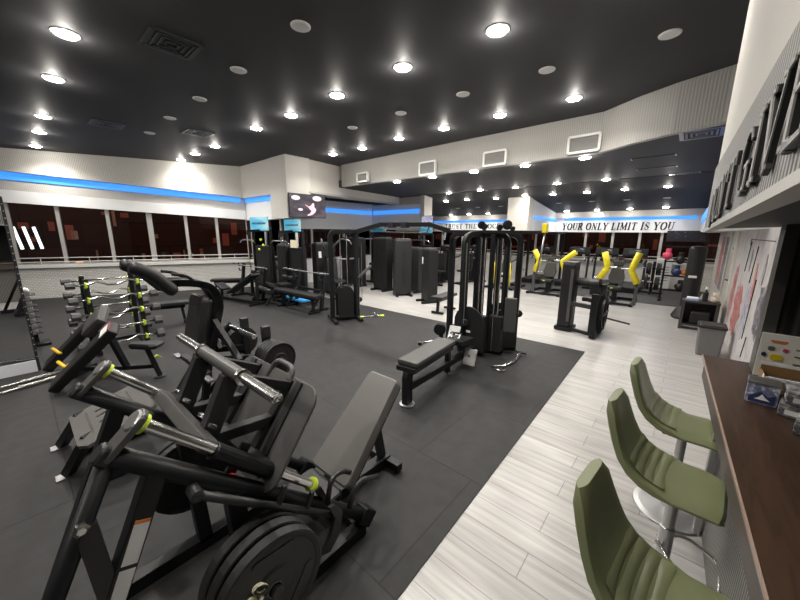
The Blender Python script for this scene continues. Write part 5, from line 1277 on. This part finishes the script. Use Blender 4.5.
# ================================================================ RIGHT AND FAR MACHINES
c = V((-1.45, 6.72, 0)); org(c)
t = thing('leg_curl_machine', 'black leg machine with a tall weight tower and round cam on the white floor', 'weight machine', c)
MB().rot_box((-1.62, 6.86, .69), (.23, .36, 1.22), None, .03).build('shroud', 'shroud', t)
MB().rot_box((-1.62, 6.86, 1.31), (.24, .3, .04), None, .014).build('top_cap', 'steel_grey', t)
MB().rot_box((-1.503, 6.86, .72), (.006, .10, .9)).build('slot', 'steel_grey', t); MB().rot_box((-1.55, 6.678, .7), (.05, .006, 1.0)).build('slot', 'steel_grey', t)
m = MB().bar((-1.62, 6.66, .05), (-1.62, 7.05, .05), .3, .07); m.bar((-1.5, 6.72, .06), (-1.08, 6.56, .06), .06, .06); m.bar((-1.08, 6.45, .05), (-1.08, 7.25, .05), .09, .07); m.build('base_frame', 'steel_black', t)
MB().bar((-1.55, 6.74, .55), (-1.1, 6.56, .56), .075, .075).build('cross_tube', 'steel_char', t)
MB().bar((-1.10, 6.56, .05), (-1.10, 6.56, .80), .12, .10).build('front_post', 'steel_black', t)
MB().lathe((-1.0, 6.85, .42), (1, 0, 0), [(0, .30), (.03, .31), (.03, .25), (0, .25)], 32).build('cam_ring', 'steel_black', t)
m = MB().bar((-.985, 6.85, .12), (-.985, 6.85, .72), .05, .04); m.bar((-.985, 6.58, .42), (-.985, 7.12, .42), .05, .04); m.build('cam_spoke', 'steel_char', t)
MB().bar((-1.04, 6.85, .05), (-1.04, 6.85, .95), .09, .09).build('rear_post', 'steel_black', t)
MB().cyl((-1.5, 6.9, .95), (-1.1, 6.8, .97), .08, 14).build('roller_pad', 'pad_black', t)
MB().rot_box((-1.2, 7.15, .62), (.4, .45, .08), None, .025).build('seat', 'pad_black', t); MB().rot_box((-1.2, 7.42, .74), (.34, .08, .22), None, .03).build('backrest', 'pad_black', t)
MB().bar((-1.15, 7.3, .05), (-1.15, 7.3, .75), .07, .07).build('seat_post', 'steel_black', t)
MB().cyl((-1.3, 7.3, .28), (-.6, 7.0, .26), .018, 8).build('side_handle', 'steel_char', t); MB().bar((-1.1, 6.56, .72), (-.95, 6.56, .90), .05, .05).build('lever', 'steel_char', t)
org()
def chest_press(label, cx_, cy, arms, seat_c):
    c = V((cx_, cy, 0)); org(c)
    t = thing('chest_press', label, 'weight machine', c)
    m = MB()
    for s in (-1, 1): m.bar((cx_+s*.45, cy-.55, .04), (cx_+s*.45, cy+.6, .04), .08, .07)
    m.bar((cx_-.45, cy+.5, .05), (cx_+.45, cy+.5, .05), .08, .07); m.bar((cx_, cy-.5, .05), (cx_, cy+.5, .05), .08, .07)
    m.bar((cx_-.45, cy-.5, .05), (cx_+.45, cy-.5, .05), .07, .06); m.build('base_frame', 'steel_black', t)
    MB().bar((cx_, cy+.12, .05), (cx_, cy+.3, 1.2), .09, .08).build('mast', 'steel_char', t)
    MB().bar((cx_-.5, cy+.3, 1.12), (cx_+.5, cy+.3, 1.12), .08, .08).build('cross_tube', 'steel_grey', t)
    MB().prism((cx_, cy+.05, .80), (1, 0, 0), (0, .18, 1), [(-.15, -.30), (-.19, -.12), (-.13, .17), (.13, .17), (.19, -.12), (.15, -.30)], .08, .015).build('backrest', 'pad_grey', t)
    MB().rot_box((cx_, cy+.12, 1.06), (.24, .08, .13), None, .02).build('headrest', 'pad_grey', t)
    MB().rot_box((cx_, cy-.16, .42), (.32, .36, .07), None, .02).build('seat', 'pad_black', t); MB().bar((cx_, cy-.1, .05), (cx_, cy-.1, .4), .08, .08).build('seat_post', 'steel_black', t)
    MB().rot_box((cx_-.05, cy-.345, .43), (.08, .006, .03)).build('badge', 'lime', t)
    for pts in arms:
        P = [V(p) for p in pts]; s = 1 if P[0].x > cx_ else -1
        ar = MB().tube(fillet([(cx_+s*.48, cy+.3, 1.12), P[0]+V((0, .12, .0))] + P + [P[-1]+V((0, -.02, -.12))], .05, 3), .028, 8).build('lever_arm', 'steel_char', t)
        sl = MB().tube(fillet(P, .06, 4), .075, 14).build('sleeve', 'yellow', ar); sl['label'] = 'yellow padded sleeve'
        MB().cyl(P[1] + V((0, -.02, .02)), P[1] + V((s*-.22 if s > 0 else .2, -.03, .02)), .022, 8).build('hand_grip', 'alu', ar)
        MB().bar(P[-1]+V((0, -.02, -.08)), V((P[-1].x, P[-1].y, .05)), .07, .06).build('side_post', 'steel_grey', t)
        MB().cyl((P[-1].x, cy+.2, .62), (P[-1].x+s*.25, cy+.2, .62), .025, 8).build('plate_horn', 'chrome', t)
    org(); return t
def arm(y, *pp): return [at_y(px_, py_, y) for px_, py_ in pp]
chest_press('grey padded press machine with yellow arms under the far slogan, right one of three', -1.36, 10.6, [arm(10.15, (605, 252), (608, 267.5), (599, 278)), arm(10.15, (640, 253), (631.5, 270), (637, 284))], 0)
chest_press('grey padded press machine with yellow arms behind the leg machine, middle of three', -3.16, 10.8, [arm(10.3, (535, 250), (539.5, 261), (534.5, 271)), arm(10.3, (576, 252), (562.5, 261.5), (564.5, 269.5))], 0)
chest_press('grey padded press machine with yellow arms behind the central cable station', -4.62, 10.9, [arm(10.4, (495, 262), (495.5, 273), (494, 283)), arm(10.4, (508.5, 263), (508.5, 275), (507.5, 286))], 0)
for k, (x, y, r, lb) in enumerate(((at_y(564.5, 269.5, 10.3).x+.10, 11.0, .2, 'black plate on the right side of the middle yellow armed press machine'), (at_y(564.5, 269.5, 10.3).x+.17, 11.0, .2, 'second black plate on the right side of the middle yellow armed press machine'), (at_y(637, 284, 10.15).x+.12, 10.8, .2, 'black plate on the right side of the right yellow armed press machine'))):
    new_plate(lb, (x, y, .62), 0, r, .05, None, False, 'plates on the yellow armed machines')
# far row by the windows: treadmills and a glove rack
def treadmill(label, x, y, rz):
    t = thing('treadmill', label, 'treadmill', (x, y, .008), rz)
    MB().rot_box((0, 0, .09), (.72, 1.7, .16), None, .02).build('deck', 'steel_black', t); MB().rot_box((0, -.05, .175), (.46, 1.5, .012), None).build('belt', 'rubber', t)
    for s in (-1, 1): MB().bar((s*.33, .68, .15), (s*.33, .78, 1.15), .07, .05).build('upright', 'steel_char', t); MB().bend([(s*.33, .76, 1.0), (s*.33, .3, .95), (s*.33, .2, .85)], .022, 8, .06).build('handrail', 'steel_char', t)
    MB().rot_box((0, .78, 1.2), (.72, .1, .26), M.Rotation(-.4, 3, 'X'), .02).build('console', 'steel_black', t)
    o = MB().rot_box((0, .722, 1.215), (.36, .006, .15), M.Rotation(-.4, 3, 'X')).build('display', 'tv_far', t)
for k, (x, lb) in enumerate(((-4.35, 'black treadmill by the far windows, leftmost of the four'), (-3.1, 'black treadmill by the far windows, second of the four from the left'), (-2.2, 'black treadmill by the far windows, third of the four from the left'), (-1.35, 'black treadmill by the far windows, rightmost of the four'))):
    treadmill(lb, x, 13.3, 0)
for k, (x, y, w, h, lb) in enumerate(((648, 262, .08, .5, 'tall white appliance panel standing before the far windows beside the glove rack'),)):
    p = at_z(657, 291, 0); t = thing('fan_heater', lb, 'heater', (p.x+.05, 14.3, .008)); MB().rot_box((0, 0, .52), (.42, .2, 1.0), None, .02).build('housing', 'white', t)
    m = MB()
    for k in range(6): m.rot_box((0, -.104, .3+.09*k), (.3, .006, .02))
    m.build('grille', 'bin_grey', t); MB().rot_box((0, 0, .015), (.46, .26, .03), None, .006).build('base', 'black', t)
GX, GY = -.12, 11.9
t = thing('glove_rack', 'black upright rack for boxing gloves at the right end of the far row', 'rack', (GX, GY, .008)); org((GX, GY, .008))
m = MB().bar((GX-.3, GY, .02), (GX-.3, GY, 1.55), .05, .05); m.bar((GX+.3, GY, .02), (GX+.3, GY, 1.55), .05, .05)
for z in (.3, .7, 1.1, 1.5): m.bar((GX-.3, GY, z), (GX+.3, GY, z), .05, .04)
for s in (-1, 1): m.bar((GX+s*.3, GY-.3, .03), (GX+s*.3, GY+.3, .03), .06, .04)
m.build('frame', 'steel_black', t); org()
def glove(label, x, y, z, m):
    t = thing('boxing_glove', label, 'glove', (x, y, z)); MB().ball((0, -.02, 0), .11, 12, (.9, .8, 1.05)).build('mitt', m, t); MB().cyl((0, -.01, .07), (0, -.01, .2), .06, 12).build('cuff', m, t); MB().ball((-.08, -.03, .03), .05, 10, (.8, .8, 1.2)).build('thumb', m, t)
glove('pink boxing glove hanging at the top of the glove rack', GX-.26, GY-.14, 1.26, 'pink'); glove('black boxing glove hanging beside the pink one on the glove rack', GX+.02, GY-.14, 1.16, 'black'); glove('dark blue boxing glove on the middle of the glove rack', GX-.02, GY-.14, .82, 'navy')
t = thing('exercise_ball', 'small orange ball resting on the middle bar of the glove rack', 'ball', (GX+.0, GY-.08, 1.0-.22)); MB().ball((.14, -.02, .05), .085).build('ball', 'orange', t)
glove('black boxing glove low on the glove rack', GX+.1, GY-.14, .42, 'black')
p = at_y(696, 270, 9.6); t = thing('boxing_bag', 'tall dark standing punch bag behind the low side table', 'punch bag', (p.x-.02, 9.6, 0))
MB().lathe((0, 0, 0), (0, 0, 1), [(0, .26), (.05, .28), (.22, .2), (.26, .08)], 24).build('base', 'black', t); MB().lathe((0, 0, .26), (0, 0, 1), [(0, .08), (.02, .15), (1.28, .15), (1.33, .12), (1.35, .0001)], 24).build('bag', 'pad_black', t); MB().rot_box((-.02, -.152, .95), (.14, .004, .05)).build('label_patch', 'label', t)
a, b = at_y(675, 237, 14.2), at_y(696, 243, 14.2)
tv('wide dark screen on the far window frame above the glove rack', ((a.x+b.x)/2, 14.42, 1.78), 0, 1.0, .36, 'tv_far')
c = at_z(650, 293, .008)
t = thing('plate_tree', 'black plate tree with plates left of the glove rack by the far windows', 'rack', c); org(c)
m = MB().bar(c, c + V((0, 0, 1.0)), .08, .08); m.bar(c + V((-.3, 0, .02)), c + V((.3, 0, .02)), .07, .05); m.bar(c + V((0, -.3, .02)), c + V((0, .3, .02)), .07, .05); m.build('post', 'steel_black', t)
for s in (-1, 1):
    for z in (.32, .78): MB().cyl(c + V((0, 0, z)), c + V((s*.28, 0, z)), .024, 10).build('horn', 'chrome', t)
org()
for s, sd in ((1, 'right'), (-1, 'left')):
    for z, zn in ((.32, 'lower'), (.78, 'upper')):
        for k in range(2): new_plate(f'black plate on the {zn} {sd} horn of the plate tree, {("inner", "outer")[k]} one', c + V((s*(.09+.065*k), 0, z-.008)), 0 if s > 0 else PI, .20, .05, None, False, 'plates on the plate tree')
# dark training rig beneath the far bulkhead, left of the slogan
GX2 = at_y(548, 236, 12.9).x
t = thing('training_rig', 'black open training rig in front of the far windows under the slogan', 'rack', (GX2-.3, 12.9, .008)); org((GX2-.3, 12.9, .008))
for dx in (-1.0, .3):
    for dy in (0, .9): MB().bar((GX2+dx, 12.9+dy, .02), (GX2+dx, 12.9+dy, 1.9), .08, .08).build('upright', 'steel_black', t)
m = MB()
for dy in (0, .9): m.bar((GX2-1.0, 12.9+dy, 1.86), (GX2+.3, 12.9+dy, 1.86), .12, .08)
for dx in (-1.0, .3): m.bar((GX2+dx, 12.9, 1.86), (GX2+dx, 13.8, 1.86), .12, .08)
m.build('top_frame', 'steel_black', t); org()

# ================================================================ NIGHT, STREET LAMP, ADDED BRICK FILL, EXPOSURE
p = at_x(79.5, 263, -16.2)
t = thing('street_lamp', 'glowing orange street lamp outside the left windows', 'street lamp', (p.x, p.y, -.3)); org((p.x, p.y, -.3))
MB().cyl((p.x, p.y, -.3), (p.x, p.y, p.z-.06), .04, 8).build('post', 'steel_char', t); MB().ball(p, .09, 12, (1.3, 1.3, .7)).build('lamp_head', 'street_glow', t); org()
p = at_x(28, 238, -19.2); t = thing('shop_light', 'three slanted white neon tubes in a shop across the street, left windows', 'shop light', p); org(p)
for k in (-1, 0, 1): MB().cyl(p + V((0, k*.26-.06, .42)), p + V((0, k*.26+.06, -.42)), .045, 8).build('neon_tube', 'neon', t)
org()
w = bpy.data.worlds.new('night'); sc.world = w; w.use_nodes = True
w.node_tree.nodes['Background'].inputs[0].default_value = (.02, .022, .035, 1); w.node_tree.nodes['Background'].inputs[1].default_value = .6
sc.view_settings.view_transform = 'Standard'; sc.view_settings.look = 'None'; sc.view_settings.gamma = 1; sc.view_settings.use_curve_mapping = False
for lx, ly, lz_, en in ((-17.5, 0, 4, 70), (-16, 6, 4, 70), (-8, 20, 5, 120), (0, 20, 5, 120)):  # unseen warm lamps added to brighten the brick outside
    d = bpy.data.lights.new('added_brick_fill', 'POINT'); d.energy = en; d.color = (1, .62, .42); d.shadow_soft_size = .2
    l = bpy.data.objects.new('added_brick_fill', d); COL.objects.link(l); l.location = (lx, ly, lz_)
sc.view_settings.exposure = .2
try:
    sc.cycles.use_denoising = True; sc.cycles.max_bounces = 8; sc.cycles.sample_clamp_indirect = 6
except Exception: pass
